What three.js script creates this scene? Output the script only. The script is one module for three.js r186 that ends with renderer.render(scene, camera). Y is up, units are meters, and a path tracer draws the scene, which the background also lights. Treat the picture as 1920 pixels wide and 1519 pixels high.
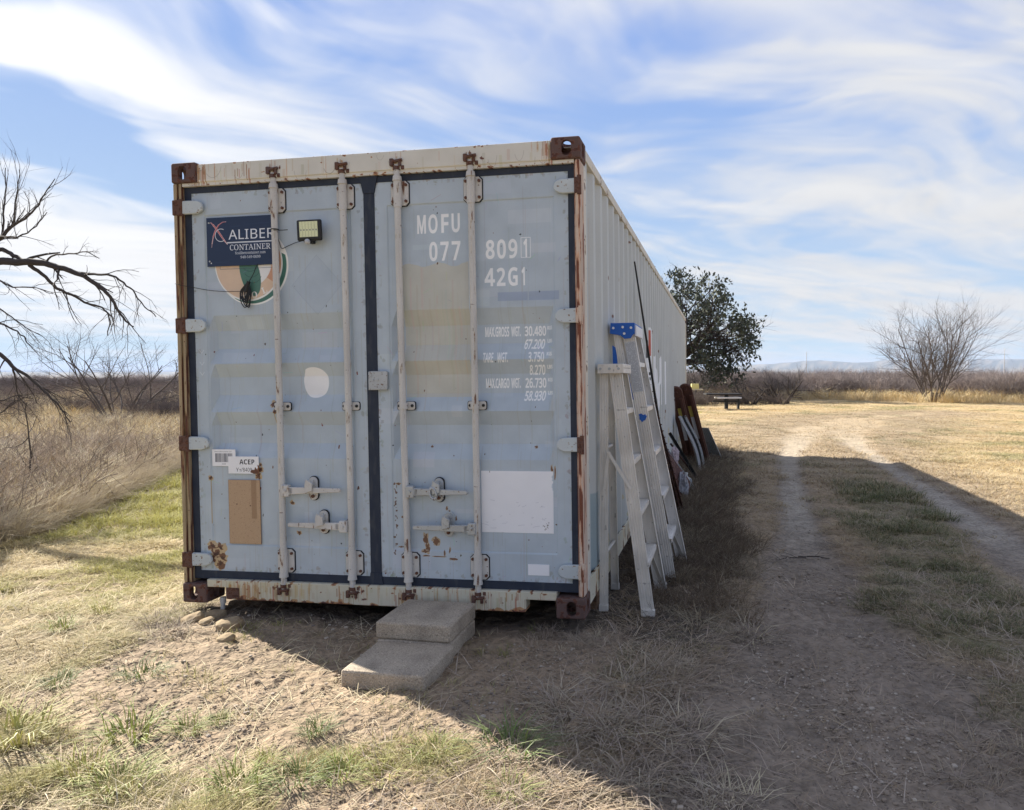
import * as THREE from 'three';
import { mergeGeometries, toCreasedNormals } from 'three/addons/utils/BufferGeometryUtils.js';
import { RoundedBoxGeometry } from 'three/addons/geometries/RoundedBoxGeometry.js';
import { Brush, Evaluator, SUBTRACTION } from 'three-bvh-csg';

// ------------------------------------------------------------------ camera, sky, sun, exposure
const V3 = (x, y, z) => new THREE.Vector3(x, y, z);
const EXPOSURE = 2.6, SUN = 4.9;
const SUN_AZ = -52.3 * Math.PI / 180, SUN_EL = 31.6 * Math.PI / 180;
const SUN_DIR = V3(Math.sin(SUN_AZ) * Math.cos(SUN_EL), Math.sin(SUN_EL), -Math.cos(SUN_AZ) * Math.cos(SUN_EL));
const scene = new THREE.Scene();
const FOCAL = 1425, CX = 1100, CY = 759.5, PITCH = 2.5916 * Math.PI / 180, EYE = 1.44;
const camera = new THREE.PerspectiveCamera(2 * Math.atan(CY / FOCAL) * 180 / Math.PI, 2200 / 1519, 0.1, 60000);
camera.position.set(0, EYE, 0);
camera.rotation.x = -PITCH;
camera.setViewOffset(2200, 1519, 0, 0, 1920, 1519);
scene.add(camera);
const renderer = new THREE.WebGLRenderer({ antialias: true });
renderer.toneMapping = THREE.LinearToneMapping;
renderer.toneMappingExposure = EXPOSURE;
renderer.shadowMap.enabled = true;
renderer.shadowMap.type = THREE.PCFSoftShadowMap;
const sun = new THREE.DirectionalLight(new THREE.Color(1, 0.93, 0.82), SUN);
sun.position.copy(SUN_DIR).multiplyScalar(80).add(V3(2, 0, -14));
sun.target.position.set(2, 0, -14);
sun.castShadow = true;
sun.shadow.mapSize.set(4096, 4096);
Object.assign(sun.shadow.camera, { left: -32, right: 32, top: 32, bottom: -32, near: 1, far: 200 });
sun.name = 'sun';
scene.add(sun, sun.target);

// ------------------------------------------------------------------ numbers: seeded random, noise
function rng(seed) { let a = seed >>> 0; return () => { a = (a + 0x6d2b79f5) | 0; let t = Math.imul(a ^ (a >>> 15), 1 | a); t = (t + Math.imul(t ^ (t >>> 7), 61 | t)) ^ t; return ((t ^ (t >>> 14)) >>> 0) / 4294967296; }; }
const clamp = (x, a = 0, b = 1) => x < a ? a : x > b ? b : x;
const lerp = (a, b, t) => a + (b - a) * t;
const sstep = (a, b, x) => { const t = clamp((x - a) / (b - a)); return t * t * (3 - 2 * t); };
function hash(ix, iy, s) { let h = Math.imul(ix, 374761393) + Math.imul(iy, 668265263) + Math.imul(s, 2147483629) | 0; h = Math.imul(h ^ (h >>> 13), 1274126177); h = Math.imul(h ^ (h >>> 16), 2246822519); return ((h ^ (h >>> 15)) >>> 0) / 4294967296; }
function vn(x, y, s = 0, px = 0, py = 0) {           // value noise; wraps after px, py cells when given
  let x0 = Math.floor(x), y0 = Math.floor(y); let fx = x - x0, fy = y - y0; fx = fx * fx * (3 - 2 * fx); fy = fy * fy * (3 - 2 * fy);
  let x1 = x0 + 1, y1 = y0 + 1;
  if (px) { x0 = ((x0 % px) + px) % px; x1 = ((x1 % px) + px) % px; }
  if (py) { y0 = ((y0 % py) + py) % py; y1 = ((y1 % py) + py) % py; }
  const a = hash(x0, y0, s), b = hash(x1, y0, s), c = hash(x0, y1, s), d = hash(x1, y1, s);
  return a + (b - a) * fx + (c - a + (a - b - c + d) * fx) * fy;
}
function fbm(x, y, o = 4, s = 0, px = 0, py = 0) { let v = 0, a = 0.5, n = 0; for (let i = 0; i < o; i++) { v += a * vn(x, y, s + i * 17, px, py); n += a; a *= 0.5; x *= 2; y *= 2; px *= 2; py *= 2; } return v / n; }
const lin = (c) => { c /= 255; return c <= 0.04045 ? c / 12.92 : ((c + 0.055) / 1.055) ** 2.4; };

// rays of the photograph: where on the ground, or on the container's front, a feature stands
const cp = Math.cos(PITCH), sp = Math.sin(PITCH);
function rayDir(px, py) { const x = (px - CX) / FOCAL, y = -(py - CY) / FOCAL; return V3(x, y * cp - sp, -y * sp - cp); }

// ------------------------------------------------------------------ sky: high thin cloud drawn out in streaks over blue
{
  const W = 4096, H = 2048, data = new Float32Array(W * H * 4);
  const blobs = [ // picture x, y, half sizes, slope, amount of cloud
    [90, 235, 190, 50, 0.42, -0.95], [260, 300, 130, 36, 0.5, -0.5], [440, 70, 60, 70, 0, -0.28], [1150, 110, 230, 75, 0.05, -0.42], [880, 250, 200, 40, 0.1, -0.16], [640, 95, 170, 45, 0.3, -0.2], [1230, 215, 180, 55, 0.1, -0.3], [1640, 70, 150, 60, 0.1, -0.1], [1580, 240, 240, 34, 0.05, -0.22], [1330, 285, 130, 34, 0.05, -0.22], [730, 215, 120, 28, 0.3, -0.15],
    [100, 110, 330, 70, 0.2, 0.5], [330, 190, 260, 50, 0.33, 0.3], [120, 440, 330, 110, 0.25, 0.8], [620, 230, 240, 36, 0.25, 0.25], [1000, 300, 320, 50, 0.15, 0.1], [1650, 380, 380, 80, 0.1, 0.35], [1450, 520, 360, 40, 0.05, 0.2], [1700, 160, 260, 60, 0.2, 0.18], [840, 120, 150, 40, 0.3, 0.16], [1720, 480, 300, 26, 0.03, -0.22], [300, 640, 260, 22, 0, -0.3], [1500, 600, 500, 20, 0, -0.1]];
  const ca = Math.cos(0.98), sa = Math.sin(0.98);
  for (let j = 0; j < H; j++) {
    const el = ((j + 0.5) / H - 0.5) * Math.PI;
    const ce = Math.cos(el), se = Math.sin(el);
    for (let i = 0; i < W; i++) {
      const k = (j * W + i) * 4; data[k + 3] = 1;
      if (el < -0.004) { data[k] = 0.12; data[k + 1] = 0.10; data[k + 2] = 0.08; continue; }
      const az = ((i + 0.5) / W - 0.5) * 2 * Math.PI;      // atan2(z, x)
      const x = Math.cos(az) * ce, z = Math.sin(az) * ce, y = Math.max(se, 0.0);
      const h = 1 / (y + 0.09), qx = x * h, qz = z * h;    // on the sheet of cloud
      let a = qx * sa - qz * ca, b = qx * ca + qz * sa;    // along and across the streaks
      const wa = fbm(qx * 0.9 + 7, qz * 0.9, 3, 31) - 0.5, wb = fbm(qx * 0.9, qz * 0.9 + 9, 3, 37) - 0.5;
      a += wa * 0.9; b += wb * 0.75;
      const big = fbm(a * 0.32, b * 0.75, 3, 3), mid = fbm(a * 0.8, b * 2.6, 4, 5), fine = fbm(a * 1.7 + mid * 1.4, b * 8 - mid, 4, 11), puff = fbm(qx * 5 + wa * 3, qz * 5 + wb * 3, 4, 13);
      const wisp = fbm(a * 3.2 + puff * 2, b * 15 + wb * 6, 4, 19); let c = 0.55 + (big - 0.5) * 0.85 + (mid - 0.5) * 0.85 + (fine - 0.5) * 0.5 + (wisp - 0.5) * 0.42 + (puff - 0.5) * 0.62;
      // camera picture coordinates of this direction
      const cz = y * sp + z * cp, cyv = y * cp - z * sp;
      if (cz < -0.2) {
        const px = CX + FOCAL * x / -cz + (puff - 0.5) * 110, py = CY - FOCAL * cyv / -cz + (mid - 0.5) * 90;
        for (const [bx, by, sx, sy, sl, am] of blobs) { const dx = (px - bx) / sx, dy = (py - by - (px - bx) * sl) / sy, d2 = dx * dx + dy * dy; if (d2 < 9) c += am * Math.exp(-d2); }
      }
      c += 0.34 * sstep(0.5, 0.85, el); let cov = sstep(-0.02, 1.14, c) * 0.97;
      const near = Math.exp(-y * 9);                        // thick air at the horizon
      cov = clamp(cov + near * 0.3 - near * near * 0.15);
      const t = Math.pow(clamp(y / 0.62), 0.75);
      const sunAng = Math.acos(clamp(x * SUN_DIR.x + y * SUN_DIR.y + z * SUN_DIR.z, -1, 1));
      const glow = Math.exp(-sunAng / 0.42);
      let br = lerp(0.60, 0.115, t) , bg = lerp(0.80, 0.265, t), bb = lerp(0.93, 0.80, t);
      br += glow * 0.12; bg += glow * 0.12; bb += glow * 0.08;
      const w = 0.77 - 0.2 * sstep(-0.25, 0.5, z) - 0.22 * sstep(0.45, 0.9, el) + glow * 0.75 + (fine - 0.5) * 0.1;
      const cr = w * 0.995, cg = w * 1.0, cb = w * 1.02;
      data[k] = lerp(br, cr, cov) / EXPOSURE; data[k + 1] = lerp(bg, cg, cov) / EXPOSURE; data[k + 2] = lerp(bb, cb, cov) / EXPOSURE;
    }
  }
  const sky = new THREE.DataTexture(data, W, H, THREE.RGBAFormat, THREE.FloatType);
  sky.mapping = THREE.EquirectangularReflectionMapping; sky.magFilter = sky.minFilter = THREE.LinearFilter; sky.wrapS = THREE.RepeatWrapping; sky.needsUpdate = true;
  scene.background = sky; scene.environment = sky;
}
scene.fog = new THREE.FogExp2(new THREE.Color(0.56, 0.72, 1.0), 0.000075);

// ------------------------------------------------------------------ names, tags, geometry helpers
const used = new Map();
function numbered(name) { const n = used.get(name) ?? 0; used.set(name, n + 1); return n ? name + '_' + String(n).padStart(3, '0') : name; }
function tag(o, label, category, group, kind) { if (label) o.userData.label = label; if (category) o.userData.category = category; if (group) o.userData.group = group; if (kind) o.userData.kind = kind; return o; }
function mesh(name, geo, mat, parent = scene, label) {
  const m = new THREE.Mesh(geo, mat); m.name = parent === scene ? numbered(name) : name; m.castShadow = m.receiveShadow = true; if (label) m.userData.label = label; parent.add(m); return m;
}
function thing(name, label, category, pos, quat, group) {
  const g = new THREE.Group(); g.name = numbered(name); tag(g, label, category, group); g.position.copy(pos); if (quat) g.quaternion.copy(quat); scene.add(g); return g;
}
const ni = (g) => { const r = g.index ? g.toNonIndexed() : g; for (const k of Object.keys(r.attributes)) if (!['position', 'normal', 'uv'].includes(k)) r.deleteAttribute(k); return r; };
function uvBox(geo, s = 1, ox = 0, oy = 0) {               // uv in metres, by the way each face points
  const g = ni(geo); if (!g.attributes.normal) g.computeVertexNormals();
  const p = g.attributes.position, uv = new Float32Array(p.count * 2), a = V3(), b = V3(), c = V3();
  for (let i = 0; i < p.count; i += 3) {
    a.fromBufferAttribute(p, i); b.fromBufferAttribute(p, i + 1); c.fromBufferAttribute(p, i + 2);
    const n = b.clone().sub(a).cross(c.clone().sub(a)); const ax = Math.abs(n.x), ay = Math.abs(n.y), az = Math.abs(n.z);
    for (const [k, v] of [[0, a], [1, b], [2, c]]) { const q = ax >= ay && ax >= az ? [v.z, v.y] : ay >= az ? [v.x, v.z] : [v.x, v.y]; uv[(i + k) * 2] = q[0] * s + ox; uv[(i + k) * 2 + 1] = q[1] * s + oy; }
  }
  g.setAttribute('uv', new THREE.BufferAttribute(uv, 2)); return g;
}
const join = (list) => mergeGeometries(list.map((g) => { const r = ni(g); if (!r.attributes.uv) r.setAttribute('uv', new THREE.BufferAttribute(new Float32Array(r.attributes.position.count * 2), 2)); if (!r.attributes.normal) r.computeVertexNormals(); return r; }));
const box = (x0, x1, y0, y1, z0, z1, r = 0) => { const g = r ? new RoundedBoxGeometry(x1 - x0, y1 - y0, z1 - z0, 2, r) : new THREE.BoxGeometry(x1 - x0, y1 - y0, z1 - z0); g.translate((x0 + x1) / 2, (y0 + y1) / 2, (z0 + z1) / 2); return g; };
function rod(a, b, r0, r1 = r0, n = 12) { const d = b.clone().sub(a), g = new THREE.CylinderGeometry(r1, r0, d.length(), n); g.applyQuaternion(new THREE.Quaternion().setFromUnitVectors(V3(0, 1, 0), d.clone().normalize())); const c = a.clone().add(b).multiplyScalar(0.5); g.translate(c.x, c.y, c.z); return g; }
function shapeOf(pts) { const s = new THREE.Shape(); pts.forEach(([x, y], i) => i ? s.lineTo(x, y) : s.moveTo(x, y)); s.closePath(); return s; }
function extr(shape, depth, bevel = 0) { const g = new THREE.ExtrudeGeometry(shape, { depth: depth - 2 * bevel, bevelEnabled: bevel > 0, bevelSize: bevel, bevelThickness: bevel, bevelSegments: 1, curveSegments: 8 }); g.translate(0, 0, bevel); return g; }
function beam(shape, a, b, xHint) {                        // a profile drawn along a line, its x axis towards xHint
  const z = b.clone().sub(a), L = z.length(); z.normalize(); const x = xHint.clone().addScaledVector(z, -xHint.dot(z)).normalize(), y = z.clone().cross(x);
  const g = new THREE.ExtrudeGeometry(shape, { depth: L, bevelEnabled: false, curveSegments: 6 }); g.applyMatrix4(new THREE.Matrix4().makeBasis(x, y, z).setPosition(a)); return g;
}
function obround(w, h, n = 10) { const s = new THREE.Shape(), r = w / 2, k = h / 2 - r; s.absarc(0, k, r, 0, Math.PI, false); s.absarc(0, -k, r, Math.PI, 2 * Math.PI, false); s.closePath(); return s; }
class MB {                                                  // collects tubes and blades
  constructor() { this.p = []; this.c = []; this.t = []; }
  tri(a, b, c, col) { for (const v of [a, b, c]) { this.p.push(v.x, v.y, v.z); if (col) this.c.push(col[0], col[1], col[2]); } }
  tube(pts, radii, n = 5, col) {
    const N = pts.length, rings = []; let up = Math.abs(pts[1].clone().sub(pts[0]).normalize().y) > 0.9 ? V3(1, 0, 0) : V3(0, 1, 0);
    for (let i = 0; i < N; i++) {
      const d = pts[Math.min(i + 1, N - 1)].clone().sub(pts[Math.max(i - 1, 0)]).normalize(); const x = up.clone().addScaledVector(d, -up.dot(d)).normalize(), y = d.clone().cross(x); up = x;
      const ring = []; for (let k = 0; k < n; k++) { const t = k / n * 2 * Math.PI; ring.push(pts[i].clone().addScaledVector(x, Math.cos(t) * radii[i]).addScaledVector(y, Math.sin(t) * radii[i])); } rings.push(ring);
    }
    for (let i = 0; i < N - 1; i++) for (let k = 0; k < n; k++) { const k2 = (k + 1) % n, a = rings[i][k], b = rings[i][k2], c = rings[i + 1][k2], d = rings[i + 1][k]; this.tri(a, b, c, col); this.tri(a, c, d, col); }
  }
  geo(smooth = true) {
    const g = new THREE.BufferGeometry(); g.setAttribute('position', new THREE.Float32BufferAttribute(this.p, 3)); if (this.c.length) g.setAttribute('color', new THREE.Float32BufferAttribute(this.c, 3));
    g.computeVertexNormals(); return smooth ? toCreasedNormals(g, 1.2) : g;
  }
}
const soft = (g, a = 0.6) => toCreasedNormals(ni(g), a);

// ------------------------------------------------------------------ textures
function dtex(w, h, fn, srgb = true) {
  const d = new Uint8Array(w * h * 4);
  for (let y = 0; y < h; y++) for (let x = 0; x < w; x++) { const c = fn((x + 0.5) / w, (y + 0.5) / h), k = (y * w + x) * 4; d[k] = clamp(c[0], 0, 255); d[k + 1] = clamp(c[1], 0, 255); d[k + 2] = clamp(c[2], 0, 255); d[k + 3] = 255; }
  const t = new THREE.DataTexture(d, w, h); if (srgb) t.colorSpace = THREE.SRGBColorSpace; t.wrapS = t.wrapT = THREE.RepeatWrapping; t.magFilter = THREE.LinearFilter; t.minFilter = THREE.LinearMipmapLinearFilter; t.generateMipmaps = true; t.needsUpdate = true; return t;
}
const mix3 = (a, b, t) => [lerp(a[0], b[0], t), lerp(a[1], b[1], t), lerp(a[2], b[2], t)];
// paint with rust breaking through: thr near 0.8 little rust, near 0.35 nearly all rust; sx, sy stretch the patches
function rustPaint(base, thr, seed, { sx = 6, sy = 6, dark = [70, 46, 42], tan = [150, 104, 68], grain = 14, size = 512, streak = 0 } = {}) {
  return dtex(size, size, (u, v) => {
    const n = fbm(u * 4, v * 4, 5, seed, 4, 4), r = fbm(u * sx, v * sy, 5, seed + 50, sx, sy) + (streak ? streak * (vn(u * 48, v * 3, seed + 9, 48, 3) - 0.5) : 0), g = hash(Math.floor(u * size), Math.floor(v * size), seed) - 0.5, f = fbm(u * 40, v * 40, 2, seed + 7, 40, 40);
    let c = base.map((b) => b * (0.93 + 0.14 * n) + g * grain * 0.6);
    const halo = sstep(thr - 0.07, thr - 0.01, r); c = mix3(c, tan.map((t) => t * (0.85 + 0.3 * f)), halo * 0.75);
    const core = sstep(thr, thr + 0.03, r); const rc = mix3(dark, [112, 70, 50], f); c = mix3(c, rc.map((t) => t + g * grain), core);
    const sp2 = vn(u * 60, v * 60, seed + 70, 60, 60); if (sp2 > 0.94) c = mix3(c, dark, 0.7);
    return c;
  });
}
function std(o) { return new THREE.MeshStandardMaterial(o); }
const M = {};
M.casting = std({ map: rustPaint([98, 78, 73], 0.58, 11, { sx: 18, sy: 18, dark: [66, 44, 44], tan: [116, 88, 80], grain: 34 }), roughness: 0.9, metalness: 0.05 });
M.rustPost = std({ map: rustPaint([206, 186, 168], 0.57, 21, { sx: 30, sy: 4, dark: [126, 76, 58], tan: [198, 150, 122], grain: 22, streak: 0.25 }), roughness: 0.85 });
M.oldPost = std({ map: rustPaint([164, 146, 116], 0.5, 25, { sx: 20, sy: 3, dark: [78, 50, 40], tan: [128, 96, 66], grain: 22, streak: 0.35 }), roughness: 0.85 });
M.cream = std({ map: rustPaint([214, 209, 195], 0.73, 31, { sx: 12, sy: 14, tan: [196, 170, 132], grain: 12, streak: 0.14 }), roughness: 0.6 });
M.sill = std({ map: rustPaint([208, 202, 180], 0.635, 35, { sx: 11, sy: 10, tan: [196, 160, 106], dark: [108, 80, 68], grain: 16, streak: 0.26 }), roughness: 0.7 });
M.rodPaint = std({ map: rustPaint([202, 200, 195], 0.76, 41, { sx: 44, sy: 10, tan: [178, 168, 152], dark: [116, 104, 96], grain: 26 }), roughness: 0.6 });
M.sidePaint = std({ map: rustPaint([205, 206, 196], 0.82, 45, { sx: 5, sy: 4, tan: [190, 178, 145], grain: 8 }), roughness: 0.6 });
M.hinge = std({ map: rustPaint([190, 199, 202], 0.77, 51, { sx: 24, sy: 24, tan: [160, 146, 130], grain: 14 }), roughness: 0.6 });
M.galv = std({ map: rustPaint([176, 180, 182], 0.74, 55, { sx: 40, sy: 40, dark: [110, 108, 106], tan: [140, 140, 138], grain: 26 }), roughness: 0.45, metalness: 0.35 });
M.rustDark = std({ map: rustPaint([98, 72, 62], 0.55, 61, { sx: 26, sy: 26, dark: [60, 42, 38], tan: [120, 86, 68], grain: 26 }), roughness: 0.9 });
M.tpost = std({ map: rustPaint([70, 48, 42], 0.6, 63, { sx: 26, sy: 10, dark: [46, 32, 28], tan: [92, 58, 44], grain: 20 }), roughness: 0.85 });
M.ramp = std({ map: rustPaint([88, 56, 46], 0.6, 65, { sx: 10, sy: 10, dark: [62, 42, 36], tan: [98, 64, 50], grain: 16 }), roughness: 0.8 });
M.gasket = std({ map: dtex(256, 256, (u, v) => { const n = fbm(u * 8, v * 8, 4, 71, 8, 8), d = sstep(0.62, 0.72, fbm(u * 20, v * 5, 3, 73, 20, 5)); return mix3([30, 41, 60], [74, 76, 80], n * 0.5 + d * 0.3); }), roughness: 0.75 });
M.black = std({ color: 0x18191b, roughness: 0.55 });
M.blackLine = std({ color: 0x22242a, roughness: 0.8 });
M.aluTex = dtex(512, 512, (u, v) => { const s = fbm(u * 60, v * 6, 3, 81, 60, 6), b = fbm(u * 10, v * 10, 4, 83, 10, 10), sp2 = vn(u * 50, v * 50, 85, 50, 50) > 0.93 ? -46 : 0; const k = 226 + (s - 0.5) * 26 + (b - 0.5) * 40 + sp2; return [k + 3, k, k - 5]; });
M.alu = std({ map: M.aluTex, roughness: 0.4, metalness: 0.3 });
M.aluOld = std({ map: M.aluTex, color: new THREE.Color(0.92, 0.905, 0.87), roughness: 0.5, metalness: 0.2 });
M.blue = std({ map: dtex(128, 128, (u, v) => { const n = fbm(u * 10, v * 10, 4, 91, 10, 10); return [20 + n * 14, 84 + n * 24, 172 + n * 26]; }), roughness: 0.5 });
M.whitePaint = std({ map: dtex(256, 256, (u, v) => { const n = fbm(u * 8, v * 8, 4, 95, 8, 8), s = vn(u * 70, v * 12, 97, 70, 12) > 0.955 ? -40 : 0; const k = 226 + n * 16 + s; return [k, k, k + 2]; }), roughness: 0.5 });
M.concrete = std({ map: dtex(512, 512, (u, v) => { const n = fbm(u * 5, v * 5, 4, 101, 5, 5), g = vn(u * 170, v * 170, 103, 170, 170) - 0.5, g2 = vn(u * 90, v * 90, 105, 90, 90); const k = 1 + (n - 0.5) * 0.25 + g * 0.26 + (g2 > 0.86 ? -0.2 : g2 < 0.1 ? 0.14 : 0); return [170 * k, 157 * k, 139 * k]; }), bumpMap: dtex(256, 256, (u, v) => { const k = 128 + (vn(u * 110, v * 110, 107, 110, 110) - 0.5) * 200; return [k, k, k]; }, false), bumpScale: 0.003, roughness: 0.95 });
M.wood = std({ map: dtex(256, 256, (u, v) => { const g = fbm(u * 3, v * 34, 4, 111, 3, 34); return mix3([92, 70, 52], [150, 120, 90], g); }), roughness: 0.9 });
M.stone = std({ map: dtex(256, 256, (u, v) => { const n = fbm(u * 6, v * 6, 5, 121, 6, 6), g = hash(Math.floor(u * 256), Math.floor(v * 256), 5) - 0.5; return mix3([124, 104, 80], [190, 172, 138], n).map((c) => c + g * 26); }), roughness: 0.95 });
const barkMap = dtex(128, 128, (u, v) => { const n = fbm(u * 10, v * 4, 4, 131, 10, 4); return mix3([40, 33, 30], [92, 78, 70], n); });
M.bark = std({ map: barkMap, roughness: 0.95 });
M.barkDark = std({ color: new THREE.Color(0.05, 0.04, 0.036), roughness: 0.95 });
M.barkGrey = std({ color: new THREE.Color(0.10, 0.082, 0.073), roughness: 0.95 });

// ------------------------------------------------------------------ the container: 2.44 m wide, 2.59 m high, 12.19 m long
const CQ = new THREE.Quaternion().setFromEuler(new THREE.Euler(-0.0111346, -0.1760309, 0.0132545, 'YXZ'));
const CT = V3(-2.4076, -1.3789 + EYE, -4.4674);
const toWorld = (v) => v.clone().applyQuaternion(CQ).add(CT);
const CQi = CQ.clone().invert();
function fp(px, py, z = 0) { const d = rayDir(px, py).applyQuaternion(CQi), o = V3(0, EYE, 0).sub(CT).applyQuaternion(CQi); return o.addScaledVector(d, (z - o.z) / d.z); }
const CW = 2.438, CH = 2.591, CL = 12.192;
const container = thing('shipping_container', 'long pale grey steel shipping container with closed rusty-edged doors, standing on the dry grass', 'shipping container', CT, CQ);

// corner castings, hollow with oval holes
const csg = new Evaluator(); csg.attributes = ['position', 'normal']; csg.useGroups = false;
function casting() {                                        // a front right upper casting: faces at x = 0, y = 0, z = 0, body towards -x, -y, -z
  const w = 0.162, h = 0.118, d = 0.178; let b = new Brush(ni(new RoundedBoxGeometry(w, h, d, 3, 0.014).translate(-w / 2, -h / 2, -d / 2)));
  const cut = (g) => { const c = new Brush(ni(g)); c.updateMatrixWorld(); b.updateMatrixWorld(); b = csg.evaluate(b, c, SUBTRACTION); };
  cut(new THREE.BoxGeometry(w - 0.06, h - 0.056, d - 0.06).translate(-w / 2, -h / 2, -d / 2));
  const e = (ww, hh) => new THREE.ExtrudeGeometry(obround(ww, hh), { depth: 0.1, bevelEnabled: false, curveSegments: 10 });
  cut(e(0.055, 0.08).translate(-w / 2 + 0.005, -h / 2, -0.06));
  cut(e(0.052, 0.079).rotateY(Math.PI / 2).translate(-0.05, -h / 2, -d / 2));
  cut(e(0.052, 0.079).rotateY(Math.PI / 2).translate(-w - 0.04, -h / 2, -d / 2));
  cut(e(0.064, 0.124).rotateX(Math.PI / 2).translate(-w / 2, 0.05, -d / 2));
  return uvBox(b.geometry, 3);
}
const castGeo = casting();
for (const [sx, sy, sz] of [[1, 1, 1], [-1, 1, 1], [1, -1, 1], [-1, -1, 1], [1, 1, -1], [-1, 1, -1], [1, -1, -1], [-1, -1, -1]]) {
  const g = castGeo.clone(); g.scale(sx, sy, sz); if (sx * sy * sz < 0) { const p = g.attributes; for (const k of ['position', 'normal', 'uv']) { const a = p[k], n = a.itemSize; for (let i = 0; i < a.count; i += 3) for (let c = 0; c < n; c++) { const t = a.array[(i + 1) * n + c]; a.array[(i + 1) * n + c] = a.array[(i + 2) * n + c]; a.array[(i + 2) * n + c] = t; } } }
  g.translate(sx > 0 ? CW : 0, sy > 0 ? CH : 0, sz > 0 ? 0 : -CL);
  mesh('corner_casting', g, M.casting, container);
}
// posts, rails, roof, rear, floor
mesh('corner_post', uvBox(join([box(0.006, 0.03, 0.118, 2.473, -0.13, -0.01, 0.006), box(0.03, 0.04, 0.118, 2.473, -0.1, -0.026), box(0.04, 0.056, 0.118, 2.473, -0.1, -0.016, 0.003)])), M.oldPost, container, 'left front post, brown rust over old cream paint');
mesh('corner_post', uvBox(join([box(2.398, 2.413, 0.118, 2.473, -0.1, -0.03, 0.004), box(2.405, 2.434, 0.118, 2.473, -0.13, -0.01, 0.012)])), M.rustPost, container, 'right front post, flaking pink and cream paint with rust');
mesh('corner_post', uvBox(box(2.37, 2.432, 0.118, 2.473, -0.21, -0.131, 0.008)), M.cream, container);
mesh('corner_post', uvBox(box(0.006, 0.07, 0.118, 2.473, -0.21, -0.131, 0.008)), M.cream, container);
for (const x of [0.006, 2.312]) mesh('corner_post', uvBox(box(x, x + 0.12, 0.118, 2.473, -CL + 0.006, -CL + 0.14, 0.008)), M.cream, container);
function railPaint(w, h, base, seed, lowRust, amt, draw) {          // faded cream steel with rust bleeding from seams, edges and fittings
  const [c, x] = canvas(w, h), r = rng(seed); x.fillStyle = base; x.fillRect(0, 0, w, h);
  for (let k = 0; k < 120 * amt; k++) { x.fillStyle = `rgba(${150 + r() * 50},${130 + r() * 40},${90 + r() * 40},${0.06 + r() * 0.16})`; x.fillRect(r() * w, r() * h * 0.5, 2 + r() * 14, h * (0.2 + r() * 0.7)); }
  for (let k = 0; k < 46 * amt; k++) { const X = r() * w, L = h * (0.15 + r() * 0.8), W = 1 + r() * r() * 9; for (let q = 0; q < 7; q++) { x.fillStyle = `rgba(${150 + r() * 40},${92 + r() * 30},${48 + r() * 20},0.14)`; x.fillRect(X + (r() - 0.5) * W, (r() < 0.6 ? 0 : r() * h * 0.5), W * (0.3 + r()), L * (0.4 + r() * 0.6)); } }
  const chips = (n, fy, s) => { for (let k = 0; k < n; k++) { const a = r() * w, b = fy(r()) * h, q = s * (0.3 + r() * r() * 1.6); blotch(x, a, b, q * 1.5, q, 'rgba(176,128,84,0.8)', r, 0.5, 14); blotch(x, a, b, q, q * 0.65, r() < 0.5 ? 'rgb(96,64,54)' : 'rgb(122,80,62)', r, 0.6, 14); } };
  chips(70, (t) => 1 - t * t * 0.12, h * lowRust); chips(34, (t) => t * t * 0.1, h * 0.05); chips(50 * amt, (t) => t, h * 0.028); draw(x, w, h, r, chips); paperNoise(x, w, h, seed, 9); return std({ map: ctex(c), roughness: 0.65 });
}
function planar(g, x0, x1, y0, y1) { const p = g.attributes.position, u = new Float32Array(p.count * 2); for (let i = 0; i < p.count; i++) { u[i * 2] = clamp((p.getX(i) - x0) / (x1 - x0), 0.002, 0.998); u[i * 2 + 1] = clamp((p.getY(i) - y0) / (y1 - y0) + (p.getZ(i) + 0.01) * 0.3, 0.01, 0.99); } g.setAttribute('uv', new THREE.BufferAttribute(u, 2)); return g; }
const rustEnds = (x, w, h, r, px, n, sp) => { for (let k = 0; k < n; k++) { const a = px + (r() - 0.5) * sp, L = h * (0.3 + r() * 0.7); x.fillStyle = `rgba(${120 + r() * 50},${74 + r() * 40},${48 + r() * 20},${0.2 + r() * 0.35})`; x.fillRect(a, r() * h * 0.4, 1 + r() * 6, L); } };
mesh('header_rail', planar(join([box(0.162, 2.276, 2.474, 2.578, -0.11, -0.012, 0.006), box(0.06, 2.4, 2.455, 2.4745, -0.1, -0.02)]), 0, CW, 2.45, 2.58), railPaint(2048, 110, 'rgb(214,212,202)', 401, 0.045, 0.22, (x, w, h, r) => { rustEnds(x, w, h, r, 150, 40, 70); rustEnds(x, w, h, r, 330, 16, 200); rustEnds(x, w, h, r, 1890, 26, 60); for (const f of [0.265, 0.44, 0.573, 0.75]) { for (let k = 0, n = r() * 9; k < n; k++) blotch(x, w * f + (r() - 0.5) * 120, h * (0.3 + r() * 0.4), 2 + r() * 9, 2 + r() * 7, r() < 0.5 ? 'rgb(104,66,52)' : 'rgba(170,124,84,0.8)', r, 0.6); rustEnds(x, w, h, r, w * f, 4, 50); } x.strokeStyle = 'rgba(120,112,104,0.5)'; for (let k = 0; k < 14; k++) { x.lineWidth = 1 + r() * 2; x.beginPath(); const a = r() * w; x.ellipse(a, h * (r() * 0.6), 16 + r() * 40, 20 + r() * 50, 0, 0.2, 2 + r()); x.stroke(); } }), container);
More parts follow.
